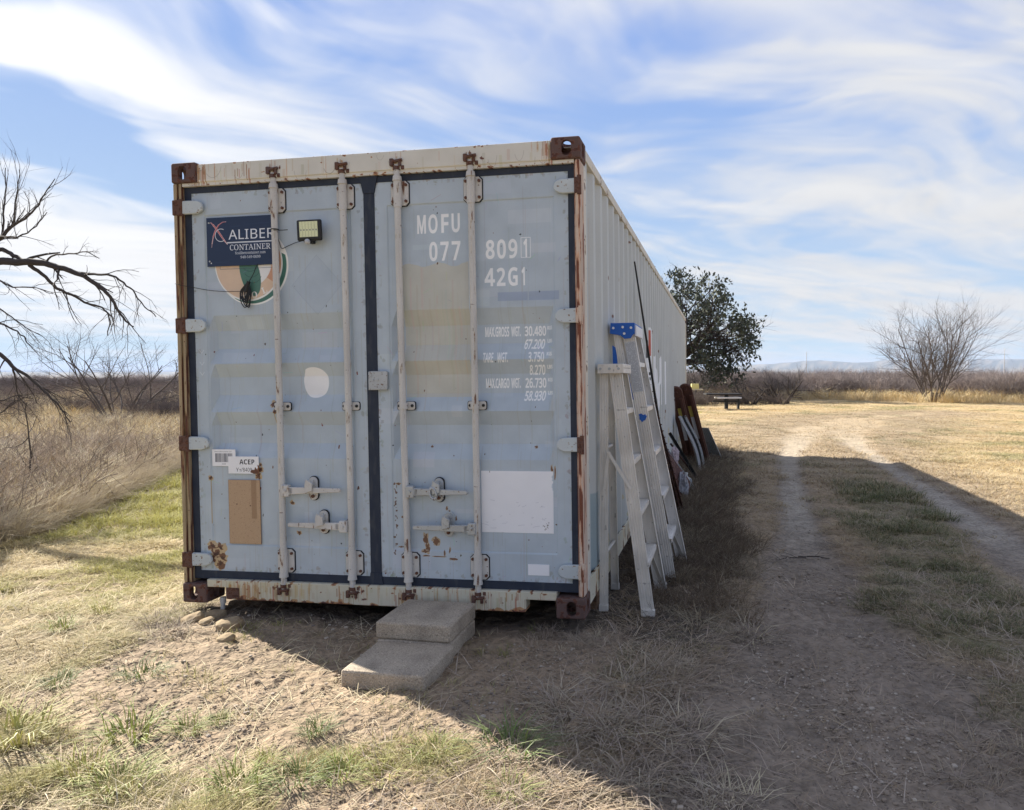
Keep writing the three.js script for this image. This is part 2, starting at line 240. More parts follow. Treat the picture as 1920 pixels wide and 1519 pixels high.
{
  const s = shapeOf([[0.289, 0.03], [2.098, 0.03], [2.104, 0.036], [2.104, 0.1], [2.275, 0.1], [2.275, 0.138], [0.163, 0.138], [0.163, 0.1], [0.283, 0.1], [0.283, 0.036]]);
  mesh('door_sill', planar(join([extr(s, 0.09, 0.003).translate(0, 0, -0.1)]), 0, CW, 0.02, 0.14), railPaint(2048, 110, 'rgb(204,199,178)', 403, 0.13, 0.8, (x, w, h, r) => { rustEnds(x, w, h, r, 300, 60, 260); rustEnds(x, w, h, r, 1180, 26, 50); rustEnds(x, w, h, r, 1740, 20, 200); for (const f of [0.268, 0.445, 0.586, 0.752]) { rustEnds(x, w, h, r, w * f + (r() - 0.5) * 60, 16, 130); for (let k = 0, n = r() * 7; k < n; k++) blotch(x, w * f + (r() - 0.5) * 160, h * (0.2 + r() * 0.5), 2 + r() * 8, 2 + r() * 7, 'rgb(104,68,54)', r, 0.6); } for (let k = 0; k < 90; k++) { x.fillStyle = `rgba(${168 + r() * 30},${130 + r() * 30},${60 + r() * 30},0.16)`; x.fillRect(w * (0.12 + r() * 0.22), r() * h * 0.3, 3 + r() * 12, h * r()); } }), container);
  mesh('pocket_plate', uvBox(box(0.287, 0.37, 0.034, 0.098, -0.03, -0.006, 0.003), 3), M.rustDark, container, 'rusty plate beside the lifting notch of the sill');
}
for (const [x0, x1] of [[0.006, 0.066], [2.372, 2.432]]) {
  mesh('top_side_rail', uvBox(box(x0, x1, 2.515, 2.576, -CL + 0.178, -0.178, 0.006)), M.cream, container);
  mesh('bottom_side_rail', uvBox(join([box(x0, x1, 0.03, 0.05, -CL + 0.178, -0.178), box(x0 > 1 ? x1 - 0.012 : x0, x0 > 1 ? x1 : x0 + 0.012, 0.05, 0.175, -CL + 0.178, -0.178)]), 0.8), M.sill, container);
}
{ // roof sheet with shallow cross ribs
  const s = []; for (let z = 0.12; z < CL - 0.15; z += 0.209) s.push([z, 0], [z + 0.09, 0], [z + 0.104, -0.02], [z + 0.194, -0.02]);
  const pts = s.filter(([z]) => z < CL - 0.1); const sh = shapeOf([...pts, ...pts.slice().reverse().map(([z, y]) => [z, y - 0.004])]);
  mesh('roof_sheet', uvBox(extr(sh, CW - 0.14).rotateY(Math.PI / 2).translate(0.07, 2.57, 0)), M.sidePaint, container);
}
mesh('floor_deck', uvBox(box(0.07, 2.36, 0.14, 0.17, -CL + 0.1, -0.14)), M.wood, container);
for (let k = 0; k < 24; k++) { const z = -0.45 - k * 0.49; mesh('cross_member', uvBox(box(0.068, 2.37, 0.035, 0.137, z - 0.05, z + 0.05)), M.rustDark, container); }
// side walls, pressed into upright ribs
function ribs(len, y0, y1, pitch = 0.278) {
  const prof = []; let z = 0; while (z < len) { prof.push([z, 0], [z + 0.072, 0], [z + 0.14, -0.036], [z + 0.21, -0.036]); z += pitch; }
  const p = prof.filter(([a]) => a <= len); p.push([len, p[p.length - 1][1]]);
  const pos = [], uv = []; let u = 0;
  for (let i = 0; i < p.length - 1; i++) { const [za, xa] = p[i], [zb, xb] = p[i + 1]; const q = [[xa, y0, -za], [xb, y0, -zb], [xb, y1, -zb], [xa, y1, -za]]; for (const k of [0, 1, 2, 0, 2, 3]) { pos.push(...q[k]); uv.push(-q[k][2] / len, (q[k][1] - y0) / (y1 - y0)); } }
  const g = new THREE.BufferGeometry(); g.setAttribute('position', new THREE.Float32BufferAttribute(pos, 3)); g.setAttribute('uv', new THREE.Float32BufferAttribute(uv, 2)); g.computeVertexNormals(); return g;
}
const SIDE0 = -0.205, SIDEL = 11.85, SY0 = 0.16, SY1 = 2.53;
function paperNoise(ctx, w, h, seed, amount, cell = 1) {     // grain, blotches, specks over a drawn picture
  const im = ctx.getImageData(0, 0, w, h), d = im.data;
  for (let y = 0; y < h; y++) for (let x = 0; x < w; x++) { const k = (y * w + x) * 4, n = (fbm(x / 90 * cell, y / 90 * cell, 4, seed) - 0.5) * amount * 2 + (hash(x, y, seed) - 0.5) * amount * 0.5; d[k] = clamp(d[k] + n, 0, 255); d[k + 1] = clamp(d[k + 1] + n, 0, 255); d[k + 2] = clamp(d[k + 2] + n, 0, 255); }
  ctx.putImageData(im, 0, 0);
}
function canvas(w, h) { const c = document.createElement('canvas'); c.width = w; c.height = h; return [c, c.getContext('2d')]; }
function ctex(c) { const t = new THREE.CanvasTexture(c); t.colorSpace = THREE.SRGBColorSpace; t.anisotropy = 8; return t; }
function blotch(ctx, x, y, rx, ry, col, r, rough = 0.35, n = 22) { // a chip or stain with an uneven outline
  ctx.fillStyle = col; ctx.beginPath(); for (let k = 0; k < n; k++) { const a = k / n * 2 * Math.PI, q = 1 + (r() - 0.5) * 2 * rough; const X = x + Math.cos(a) * rx * q, Y = y + Math.sin(a) * ry * q; k ? ctx.lineTo(X, Y) : ctx.moveTo(X, Y); } ctx.closePath(); ctx.fill();
}
let sideMat;
{
  const [c, x] = canvas(2048, 512); const U = (z) => (-z + SIDE0) / SIDEL * 2048, Y = (y) => (1 - (y - SY0) / (SY1 - SY0)) * 512, r = rng(5);
  x.fillStyle = 'rgb(190,194,191)'; x.fillRect(0, 0, 2048, 512);
  for (let k = 0; k < 70; k++) { x.fillStyle = `rgba(${170 + r() * 30},${165 + r() * 20},${130 + r() * 20},${0.1 + r() * 0.16})`; const X = r() * 2048, y0 = r() * 420; x.fillRect(X, y0, 1 + r() * 4, 40 + r() * 300); }
  for (let k = 0; k < 60; k++) blotch(x, r() * 2048, r() * 512, 1 + r() * 3, 1 + r() * 4, r() < 0.5 ? 'rgb(110,76,56)' : 'rgb(160,140,110)', r);
  x.fillStyle = 'rgb(150,166,170)'; x.fillRect(U(-0.3), Y(0.62), U(-0.68) - U(-0.3), 200);   // blue grey repair paint low by the door end
  for (let k = 0; k < 60; k++) blotch(x, U(-0.7 - r() * 11), Y(0.2 + r() * r() * 0.5), 2 + r() * 12, 3 + r() * 14, `rgba(${176 + r() * 20},${160 + r() * 20},110,0.45)`, r);
  // printed stack emblem and letter
  const q = (z0, z1, y0, y1, col) => { x.fillStyle = col; x.fillRect(U(z0), Y(y1), U(z1) - U(z0), Y(y0) - Y(y1)); };
  q(-3.62, -4.36, 0.86, 1.6, 'rgb(238,240,240)'); q(-3.98, -4.36, 1.6, 1.85, 'rgb(238,240,240)'); q(-3.7, -3.85, 1.52, 1.7, 'rgb(60,62,66)');
  q(-4.0, -4.16, 1.55, 1.82, 'rgb(196,84,62)'); q(-4.18, -4.33, 1.5, 1.72, 'rgb(206,96,70)');
  for (let i = 0; i < 4; i++) for (let j = 0; j < 3; j++) if ((i + j) % 3 !== 2) q(-3.72 - i * 0.15, -3.8 - i * 0.15, 1.4 - j * 0.055, 1.43 - j * 0.055, 'rgb(50,52,58)');
  q(-3.78, -3.98, 0.98, 1.3, 'rgb(70,120,98)'); q(-3.98, -4.24, 0.94, 1.2, 'rgb(62,108,90)'); q(-3.85, -4.32, 0.87, 0.92, 'rgb(190,92,76)');
  const M1 = (a, b) => { x.beginPath(); x.moveTo(U(a[0]), Y(a[1])); x.lineTo(U(b[0]), Y(b[1])); x.stroke(); };
  x.strokeStyle = 'rgb(244,246,247)'; x.lineWidth = 42; x.lineCap = 'butt'; M1([-4.62, 0.98], [-4.62, 1.56]); M1([-4.66, 1.55], [-5.15, 0.98]); M1([-5.1, 0.98], [-5.6, 1.55]); M1([-5.62, 0.98], [-5.62, 1.56]); M1([-6.25, 0.96], [-6.25, 1.54]); 
  x.fillStyle = 'rgb(244,246,247)'; x.fillRect(U(-4.5), Y(0.97), 30, 14);
  paperNoise(x, 2048, 512, 9, 9);
  sideMat = std({ map: ctex(c), roughness: 0.55 });
}
mesh('side_wall', ribs(SIDEL, SY0, SY1).translate(2.424, 0, SIDE0), sideMat, container, 'corrugated right side wall with a faded printed emblem and letters');
{ const g = ribs(SIDEL, SY0, SY1); g.rotateY(Math.PI); g.translate(0.014, 0, SIDE0 - SIDEL); mesh('side_wall', g, M.sidePaint, container); }
mesh('end_wall', uvBox(box(0.12, 2.32, 0.12, 2.56, -CL + 0.02, -CL + 0.05)), M.sidePaint, container);

// ------------------------------------------------------------------ doors
const DZ = -0.045;
function doorGeo(x0, x1, wl, wr) {
  const y0 = 0.187, y1 = 2.418, wb = 0.34, wt = 2.29, fr = 0.006;
  const xs = [x0, wl, wl + 0.008, wl + 0.012, wl + 0.045, wr - 0.045, wr - 0.012, wr - 0.008, wr, x1];
  const ys = [y0, wb, wb + 0.008, 0.86, 0.945, 1.052, 1.131, 1.229, 1.336, 1.415, 1.503, 1.61, 1.7, wt - 0.008, wt, y1];
  const cor = { 0.945: 1, 1.052: 1, 1.229: 1, 1.336: 1, 1.503: 1, 1.61: 1 };
  const D = (i, j) => { const X = xs[i], Y = ys[j]; if (i <= 1 || i >= 8 || j <= 1 || j >= 14) return 0; return -fr - (cor[Y] && i >= 4 && i <= 5 ? 0.037 : 0); };
  const pos = [], uv = [];
  const P = (i, j) => [xs[i], ys[j], DZ + D(i, j)];
  for (let i = 0; i < xs.length - 1; i++) for (let j = 0; j < ys.length - 1; j++) { const q = [P(i, j), P(i + 1, j), P(i + 1, j + 1), P(i, j + 1)]; for (const k of [0, 1, 2, 0, 2, 3]) { pos.push(...q[k]); uv.push((q[k][0] - x0) / (x1 - x0), (q[k][1] - y0) / (y1 - y0)); } }
  const g = new THREE.BufferGeometry(); g.setAttribute('position', new THREE.Float32BufferAttribute(pos, 3)); g.setAttribute('uv', new THREE.Float32BufferAttribute(uv, 2)); g.computeVertexNormals();
  const back = ni(box(x0, x1, y0, y1, DZ - 0.06, DZ - 0.045)); const bu = back.attributes.uv; for (let k = 0; k < bu.count; k++) bu.setXY(k, 0.02, 0.02);
  const edges = [[x0, x0 + 0.004, y0, y1], [x1 - 0.004, x1, y0, y1], [x0 + 0.004, x1 - 0.004, y0, y0 + 0.004], [x0 + 0.004, x1 - 0.004, y1 - 0.004, y1]].map(([a, b, c, d]) => { const e = ni(box(a, b, c, d, DZ - 0.045, DZ - 0.002)); const u2 = e.attributes.uv; for (let k = 0; k < u2.count; k++) u2.setXY(k, 0.02, 0.02); return e; });
  return join([g, back, ...edges]);
}
const dents = dtex(512, 512, (u, v) => { let k = fbm(u * 5, v * 10, 3, 461, 5, 10) * 150 + fbm(u * 26, v * 52, 3, 463, 26, 52) * 34; const d = vn(u * 16, v * 30, 465, 16, 30); if (d > 0.86) k -= (d - 0.86) * 260; return [k, k, k]; }, false);
function doorPaint(x0, x1, draw, seed) {
  const w = 1024, h = 2048, [c, x] = canvas(w, h), y0 = 0.187, y1 = 2.418, r = rng(seed);
  const X = (v) => (v - x0) / (x1 - x0) * w, Y = (v) => (1 - (v - y0) / (y1 - y0)) * h, sx = w / (x1 - x0), sy = h / (y1 - y0);
  x.fillStyle = 'rgb(180,193,203)'; x.fillRect(0, 0, w, h);
  // faded, washed patches and runs of old dirt
  for (let k = 0; k < 26; k++) { x.fillStyle = `rgba(${206 + r() * 14},${214 + r() * 10},${220 + r() * 10},${0.1 + r() * 0.14})`; x.fillRect(r() * w, r() * h, 40 + r() * 300, 20 + r() * 90); }
  for (let k = 0; k < 150; k++) { x.fillStyle = `rgba(${138 + r() * 36},${138 + r() * 26},${128 + r() * 22},${0.05 + r() * 0.13})`; x.fillRect(r() * w, r() * h, 1 + r() * 7, 60 + r() * 420); }
  for (let k = 0; k < 260; k++) { const e = Math.floor(r() * 4), a = e < 2 ? r() * w : e === 2 ? r() * r() * 40 : w - r() * r() * 40, b = e === 0 ? r() * r() * 34 : e === 1 ? h - r() * r() * 60 : r() * h; blotch(x, a, b, 2 + r() * 10, 2 + r() * 12, `rgba(${118 + r() * 30},${116 + r() * 24},${108 + r() * 20},${0.12 + r() * 0.25})`, r, 0.5, 10); }
  draw(x, X, Y, sx, sy, r);
  const rustC = () => `rgb(${84 + r() * 40},${54 + r() * 26},${42 + r() * 16})`;
  for (let k = 0; k < 60; k++) { const s = 1.2 + r() * r() * 5; blotch(x, r() * w, h * Math.pow(r(), 0.8), s, s * (0.6 + r() * 1.6), r() < 0.45 ? 'rgb(62,66,74)' : rustC(), r, 0.5, 9); }
  for (let k = 0; k < 34; k++) { x.strokeStyle = `rgba(${90 + r() * 140},${100 + r() * 130},${120 + r() * 110},0.5)`; x.lineWidth = 0.8 + r(); const a = r() * w, b = r() * h, t = r() * 6.3, L = 6 + r() * 60; x.beginPath(); x.moveTo(a, b); x.quadraticCurveTo(a + Math.cos(t) * L * 0.5 + r() * 8, b + Math.sin(t) * L * 0.5, a + Math.cos(t) * L, b + Math.sin(t) * L); x.stroke(); }
  paperNoise(x, w, h, seed, 8);
  const t = ctex(c);
  return std({ map: t, roughness: 0.48, bumpMap: dents, bumpScale: 0.01 });
}
const LX0 = 0.1, LX1 = 1.187, RX0 = 1.249, RX1 = 2.362;
function spacedText(x, s, x0, yBase, width, height, font, italic) { // letters fitted to a width and a cap height
  x.save(); x.font = (italic ? 'italic ' : '') + font.replace('$', '100'); const m = x.measureText(s).width; const cap = 72; x.translate(x0, yBase); x.scale(width / m, height / cap); x.lineWidth = 6; x.strokeStyle = x.fillStyle; x.strokeText(s, 0, 0); x.fillText(s, 0, 0); x.restore();
}
const doorL = mesh('door', doorGeo(LX0, LX1, 0.176, 1.106), doorPaint(LX0, LX1, (x, X, Y, sx, sy, r) => {
  // round painted emblem, half hidden by the sign
  const cx = X(0.462), cy = Y(1.985), R = 0.228 * sx;
  x.save(); x.scale(1, sy / sx); const cY = cy * sx / sy;
  x.fillStyle = 'rgb(240,240,236)'; x.beginPath(); x.arc(cx + 0.02 * sx, cY + 0.002 * sx, R, 0, 7); x.fill();
  x.fillStyle = 'rgb(70,118,104)'; x.beginPath(); x.arc(cx + 0.016 * sx, cY, R * 0.965, -0.25, 2.1); x.arc(cx - 0.03 * sx, cY - 0.03 * sx, R * 0.93, 2.1, -0.25, true); x.fill();
  x.fillStyle = 'rgb(240,240,236)'; x.beginPath(); x.arc(cx - 0.006 * sx, cY - 0.012 * sx, R * 0.955, 0, 7); x.fill();
  x.fillStyle = 'rgb(222,196,170)'; x.beginPath(); x.arc(cx - 0.008 * sx, cY - 0.014 * sx, R * 0.92, 0, 7); x.fill();
  x.fillStyle = 'rgb(208,158,128)'; x.beginPath(); x.moveTo(cx, cY); x.arc(cx - 0.008 * sx, cY - 0.014 * sx, R * 0.92, -0.9, 0.62); x.fill();
  x.fillStyle = 'rgb(236,236,234)'; x.beginPath(); x.moveTo(cx - 0.02 * sx, cY - 0.1 * sx); x.arc(cx + 0.0 * sx, cY - 0.02 * sx, R * 0.62, -0.4, 1.35); x.fill();
  // plain banded green patch
  x.fillStyle = 'rgb(78,122,108)'; x.beginPath(); x.ellipse(cx + 0.002 * sx, cY + 0.045 * sx, 0.062 * sx, 0.135 * sx, -0.25, 0, 7); x.fill();
  x.strokeStyle = 'rgb(46,84,74)'; x.lineWidth = 2.4; for (let k = 0; k < 5; k++) { x.beginPath(); x.arc(cx + (k * 0.008 - 0.012) * sx, cY + (k * 0.034 - 0.09) * sx, 0.055 * sx, 0.35, 2.5); x.stroke(); }
  x.fillStyle = 'rgb(240,238,232)'; x.font = 'bold ' + Math.round(0.052 * sx) + 'px serif'; x.save(); x.translate(cx + 0.04 * sx, cY + 0.186 * sx); x.rotate(-0.2); x.fillText('O', -0.03 * sx, 0); x.restore(); x.save(); x.translate(cx + 0.082 * sx, cY + 0.168 * sx); x.rotate(-0.4); x.fillText('L', 0, 0); x.restore(); x.save(); x.translate(cx - 0.075 * sx, cY + 0.18 * sx); x.rotate(0.35); x.fillText('M', 0, 0); x.restore();
  x.strokeStyle = 'rgb(70,76,86)'; x.lineWidth = 1.6; x.strokeRect(cx - 0.19 * sx, cY - 0.12 * sx, 0.34 * sx, 0.135 * sx);
  x.restore();
  // over-painted pale spot
  x.fillStyle = 'rgb(238,240,242)'; x.beginPath(); x.moveTo(X(0.79), Y(1.375)); x.bezierCurveTo(X(0.82), Y(1.4), X(0.93), Y(1.4), X(0.927), Y(1.3)); x.bezierCurveTo(X(0.925), Y(1.23), X(0.88), Y(1.205), X(0.83), Y(1.212)); x.bezierCurveTo(X(0.78), Y(1.218), X(0.765), Y(1.29), X(0.771), Y(1.33)); x.closePath(); x.fill();
  for (const [a, b, s] of [[0.22, 0.315, 0.036], [0.2, 0.28, 0.04], [0.235, 0.26, 0.034], [0.175, 0.33, 0.026], [0.225, 0.225, 0.03], [0.5, 0.79, 0.016], [0.485, 0.755, 0.02], [0.502, 0.82, 0.009], [0.175, 0.74, 0.012], [0.585, 1.175, 0.018], [0.6, 1.13, 0.012], [0.7, 0.6, 0.012], [0.74, 0.425, 0.013]]) { blotch(x, X(a), Y(b), s * sx * 1.15, s * sy * 1.1, 'rgb(190,168,132)', r, 0.4, 16); blotch(x, X(a), Y(b), s * sx * 0.85, s * sy * 0.85, 'rgb(112,78,58)', r, 0.5, 18); blotch(x, X(a) + 3, Y(b) - 3, s * sx * 0.4, s * sy * 0.4, 'rgb(76,52,44)', r, 0.5, 10); }
  x.fillStyle = 'rgba(176,150,110,0.8)'; x.fillRect(X(0.59), Y(1.12), 5, 130); x.fillRect(X(0.176), Y(0.73), 4, 240); x.fillRect(X(0.245), Y(0.91), 9, 34);
  x.strokeStyle = 'rgba(236,240,242,0.8)'; x.lineWidth = 2; for (const yy of [1.5, 1.43, 1.37]) { x.beginPath(); x.moveTo(X(0.125), Y(yy)); x.lineTo(X(0.14), Y(yy - 0.02)); x.lineTo(X(0.155), Y(yy)); x.stroke(); }
  // a diamond left by an old placard
  x.strokeStyle = 'rgba(158,172,186,0.7)'; x.lineWidth = 3; x.beginPath(); x.moveTo(X(0.885), Y(2.03)); x.lineTo(X(1.04), Y(1.86)); x.lineTo(X(0.885), Y(1.69)); x.lineTo(X(0.73), Y(1.86)); x.closePath(); x.stroke(); x.fillStyle = 'rgba(166,180,194,0.28)'; x.fill();
}, 301), container, 'left door with navy sign, round emblem and stickers');
const doorR = mesh('door', doorGeo(RX0, RX1, 1.322, 2.284), doorPaint(RX0, RX1, (x, X, Y, sx, sy, r) => {
  // a field of older beige paint with a wavy upper edge
  x.fillStyle = 'rgb(192,193,184)'; x.beginPath(); x.moveTo(X(1.405), Y(1.21)); x.lineTo(X(1.405), Y(1.93)); for (let k = 0; k <= 20; k++) x.lineTo(X(1.405 + k * 0.0195), Y(1.945 + 0.012 * Math.sin(k * 0.7) + 0.006 * r())); x.lineTo(X(1.795), Y(1.21)); x.closePath(); x.fill();
  for (let k = 0; k < 60; k++) { x.fillStyle = `rgba(${206 - r() * 36},${202 - r() * 32},${186 - r() * 30},0.3)`; x.fillRect(X(1.405 + r() * 0.38), Y(1.94 - r() * 0.4), 2 + r() * 9, r() * 420); }
  x.fillStyle = 'rgba(152,168,192,0.75)'; for (const [a, b] of [[1.96, 2.13], [2.135, 2.306]]) { x.fillRect(X(a), Y(1.783), X(b) - X(a), Y(1.735) - Y(1.783)); }
  x.fillStyle = 'rgb(240,243,244)'; const F = '$px sans-serif';
  const T = (s, a, b, y0, y1, it) => spacedText(x, s, X(a), Y(y0), X(b) - X(a), Y(y0) - Y(y1), F, it);
  for (const [ch, a, b] of [['M', 1.495, 1.556], ['O', 1.563, 1.622], ['F', 1.634, 1.684], ['U', 1.696, 1.754]]) T(ch, a, b, 2.126, 2.222);
  for (const [ch, a, b] of [['0', 1.566, 1.618], ['7', 1.632, 1.684], ['7', 1.698, 1.752]]) T(ch, a, b, 1.973, 2.07);
  for (const [ch, a, b] of [['8', 1.893, 1.948], ['0', 1.958, 2.012], ['9', 2.022, 2.077], ['1', 2.106, 2.14]]) T(ch, a, b, 1.971, 2.066);
  x.strokeStyle = 'rgb(236,240,242)'; x.lineWidth = 3; x.strokeRect(X(2.096), Y(2.076), X(2.148) - X(2.096), Y(1.968) - Y(2.076));
  for (const [ch, a, b] of [['4', 1.888, 1.944], ['2', 1.954, 2.008], ['G', 2.018, 2.078], ['1', 2.094, 2.124]]) T(ch, a, b, 1.821, 1.913);
  const rows = [['MAX.GROSS', 1.872, 1.998], ['WGT.', 2.012, 2.068], null, ['TARE', 1.87, 1.93], ['WGT.', 1.948, 2.008], null, ['MAX.CARGO', 1.872, 1.996], ['WGT.', 2.006, 2.062], null];
  const yc = (k) => 1.568 - k * 0.0712;
  const W = (s, a, b, k, it) => T(s, a, b, yc(k) - 0.024, yc(k) + 0.026, it);
  W('MAX.GROSS', 1.872, 2.012, 0); W('WGT.', 2.024, 2.078, 0); W('30.480', 2.1, 2.222, 0); W('TARE', 1.868, 1.928, 2); W('WGT.', 1.95, 2.012, 2); W('3.750', 2.126, 2.216, 2); W('MAX.CARGO', 1.872, 2.01, 4); W('WGT.', 2.02, 2.074, 4); W('26.730', 2.1, 2.22, 4);
  W('67.200', 2.096, 2.212, 1, true); W('8.270', 2.124, 2.214, 3, true); W('58.930', 2.094, 2.214, 5, true);
  for (let k = 0; k < 6; k++) T(k % 2 ? 'LBS' : 'KGS', 2.228, 2.26, yc(k) + 0.008, yc(k) + 0.027);
  for (const [a, b, p, q] of [[1.518, 0.41, 0.013, 0.03], [1.528, 0.36, 0.012, 0.026], [1.514, 0.34, 0.016, 0.008], [1.58, 0.4, 0.017, 0.02], [1.36, 0.72, 0.012, 0.006], [1.385, 0.53, 0.01, 0.006], [1.52, 0.314, 0.02, 0.004], [1.6, 0.312, 0.03, 0.003], [1.68, 0.3, 0.02, 0.006], [1.66, 0.56, 0.005, 0.016], [1.70, 0.53, 0.004, 0.013], [1.645, 0.585, 0.005, 0.01], [1.63, 0.33, 0.004, 0.016], [1.66, 0.35, 0.004, 0.014], [1.37, 0.36, 0.014, 0.004], [2.252, 0.81, 0.006, 0.02], [2.27, 0.79, 0.004, 0.03], [1.554, 0.93, 0.006, 0.006], [2.16, 0.93, 0.008, 0.007]]) { blotch(x, X(a), Y(b), p * sx * 1.3, q * sy * 1.2, 'rgb(178,160,134)', r, 0.4, 14); blotch(x, X(a), Y(b), p * sx, q * sy, 'rgb(116,84,64)', r, 0.5, 16); }
  for (let k = 0; k < 26; k++) blotch(x, X(1.33 + 0.02 * r()), Y(0.3 + r() * 0.42), 2 + r() * 4, 2 + r() * 6, 'rgb(100,76,66)', r, 0.5, 8);
}, 319), container, 'right door with white numbers, weight table and blank white panels');
// seals round and between the doors
mesh('door_seal', uvBox(join([box(0.0565, LX0, 0.138, 2.455, -0.085, -0.042), box(LX0, LX1 - 0.002, 2.418, 2.4545, -0.085, -0.0415), box(LX0, LX1 - 0.002, 0.1385, 0.187, -0.085, -0.0415)]), 2), M.gasket, doorL);
mesh('door_seal', uvBox(join([box(RX1, 2.398, 0.138, 2.455, -0.085, -0.042), box(RX0 + 0.002, RX1, 2.418, 2.4545, -0.085, -0.0415), box(RX0 + 0.002, RX1, 0.1385, 0.187, -0.085, -0.0415)]), 2), M.gasket, doorR);
mesh('door_seal', uvBox(join([box(LX1 - 0.002, RX0 + 0.002, 0.138, 2.455, -0.085, -0.0395, 0.004), extr(shapeOf([[1.176, 0.1385], [1.262, 0.1385], [1.252, 0.21], [1.186, 0.21]]), 0.01).translate(0, 0, -0.0445), extr(shapeOf([[1.164, 2.462], [1.276, 2.462], [1.252, 2.36], [1.186, 2.36]]), 0.01).translate(0, 0, -0.0445)]), 2), M.gasket, doorR);
mesh('seal_cover', uvBox(join([extr(shapeOf([[1.208, 1.256], [1.312, 1.256], [1.316, 1.262], [1.316, 1.352], [1.31, 1.357], [1.212, 1.357], [1.208, 1.352]]), 0.022, 0.003).translate(0, 0, -0.038), rod(V3(1.235, 1.31, -0.03), V3(1.235, 1.31, -0.01), 0.006), rod(V3(1.262, 1.31, -0.03), V3(1.262, 1.31, -0.01), 0.006)]), 3), M.galv, doorR, 'square plate over the gap between the doors');

// locking rods with brackets, guides, cams
const bracketShape = (() => { const s = new THREE.Shape(), w = 0.05, h = 0.066, c = 0.016; s.moveTo(-w + c, -h); s.lineTo(w - c, -h); s.lineTo(w, -h + c); s.lineTo(w, h - c); s.lineTo(w - c, h); s.lineTo(-w + c, h); s.lineTo(-w, h - c); s.lineTo(-w, -h + c); s.closePath(); return s; })();
const rodsAt = [[doorL, 0.648, 0.656], [doorL, 1.073, 1.085], [doorR, 1.4, 1.426], [doorR, 1.826, 1.834]];
const RZ = -0.016, RR = 0.0185, boltGeo = uvBox(new THREE.CylinderGeometry(0.0085, 0.0085, 0.009, 8).rotateX(Math.PI / 2), 3);
rodsAt.forEach(([door, xt, xb], n) => {
  const at = (y) => lerp(xb, xt, (y - 0.12) / 2.37);
  const bent = n === 2 ? -0.004 : 0.003;
  const mb = new MB(), pts = [], rad = []; for (let k = 0; k <= 12; k++) { const y = lerp(0.1, 2.5, k / 12); pts.push(V3(at(y) + Math.sin(k / 12 * Math.PI) * bent, y, RZ)); rad.push(k === 0 || k === 12 ? 0.016 : RR); }
  mb.tube(pts, rad, 14); mesh('lock_rod', uvBox(mb.geo()), M.rodPaint, door);
  for (const [y, k] of [[2.348, 0], [0.262, 1]]) {
    const x = at(y);
    const plate = extr(bracketShape, 0.009, 0.002).translate(x + 0.004, y, DZ + 0.002), edge = extr(bracketShape, 0.004).scale(1.13, 1.09, 1).translate(x + 0.005, y, DZ - 0.0015);
    const half = new THREE.CylinderGeometry(0.0235, 0.0235, 0.135, 18, 1, false).translate(x, y, RZ - 0.004), col = new THREE.CylinderGeometry(0.023, 0.0265, 0.026, 18).translate(x, y + (k ? -0.078 : 0.078), RZ), col2 = new THREE.CylinderGeometry(0.0225, 0.0225, 0.018, 18).translate(x, y + (k ? 0.072 : -0.072), RZ);
    mesh('rod_bracket', uvBox(join([plate, half, col, col2])), M.rodPaint, door);
    mesh('bracket_gasket', uvBox(edge), M.blackLine, door);
    for (const [a, b] of [[-0.034, -0.045], [-0.034, 0.045], [0.043, -0.045], [0.043, 0.045]]) mesh('bolt', boltGeo, M.rustDark, door).position.set(x + a, y + b, DZ + 0.015);
  }
  { const y = 1.163, x = at(y), s = new THREE.Shape(); const w = 0.05, h = 0.021, c = 0.012; s.moveTo(-w + c, -h); s.lineTo(w - c, -h); s.quadraticCurveTo(w, -h, w, -h + c); s.lineTo(w, h - c); s.quadraticCurveTo(w, h, w - c, h); s.lineTo(-w + c, h); s.quadraticCurveTo(-w, h, -w, h - c); s.lineTo(-w, -h + c); s.quadraticCurveTo(-w, -h, -w + c, -h);
    mesh('rod_guide', uvBox(join([extr(s, 0.008, 0.002).translate(x + 0.006, y, DZ + 0.002), new THREE.CylinderGeometry(0.0235, 0.0235, 0.034, 16).translate(x, y, RZ)])), M.rodPaint, door);
    mesh('bracket_gasket', uvBox(extr(s, 0.004).scale(1.13, 1.2, 1).translate(x + 0.006, y, DZ - 0.0015)), M.blackLine, door);
    for (const a of [-0.032, 0.044]) mesh('bolt', boltGeo, M.black, door).position.set(x + a, y, DZ + 0.013); }
  for (const [y, s] of [[2.512, 1], [0.088, -1]]) {           // cam and keeper, rusty
    const x = at(y);
    mesh('locking_cam', uvBox(join([box(x - 0.036, x - 0.014, y - 0.02, y + 0.022, -0.034, 0.004, 0.005), box(x + 0.014, x + 0.03, y - 0.022, y + 0.014, -0.03, 0.0, 0.004), rod(V3(x - 0.03, y + 0.004, -0.004), V3(x + 0.036, y + 0.012, -0.004), 0.009, 0.009, 8), box(x + 0.026, x + 0.046, y - 0.03 * s - 0.008, y - 0.03 * s + 0.014, -0.028, -0.008, 0.004), new THREE.CylinderGeometry(0.021, 0.021, 0.02, 12).translate(x, y - 0.03 * s, RZ)]), 3), n % 2 || s < 0 ? M.rustDark : M.casting, door);
  }
});
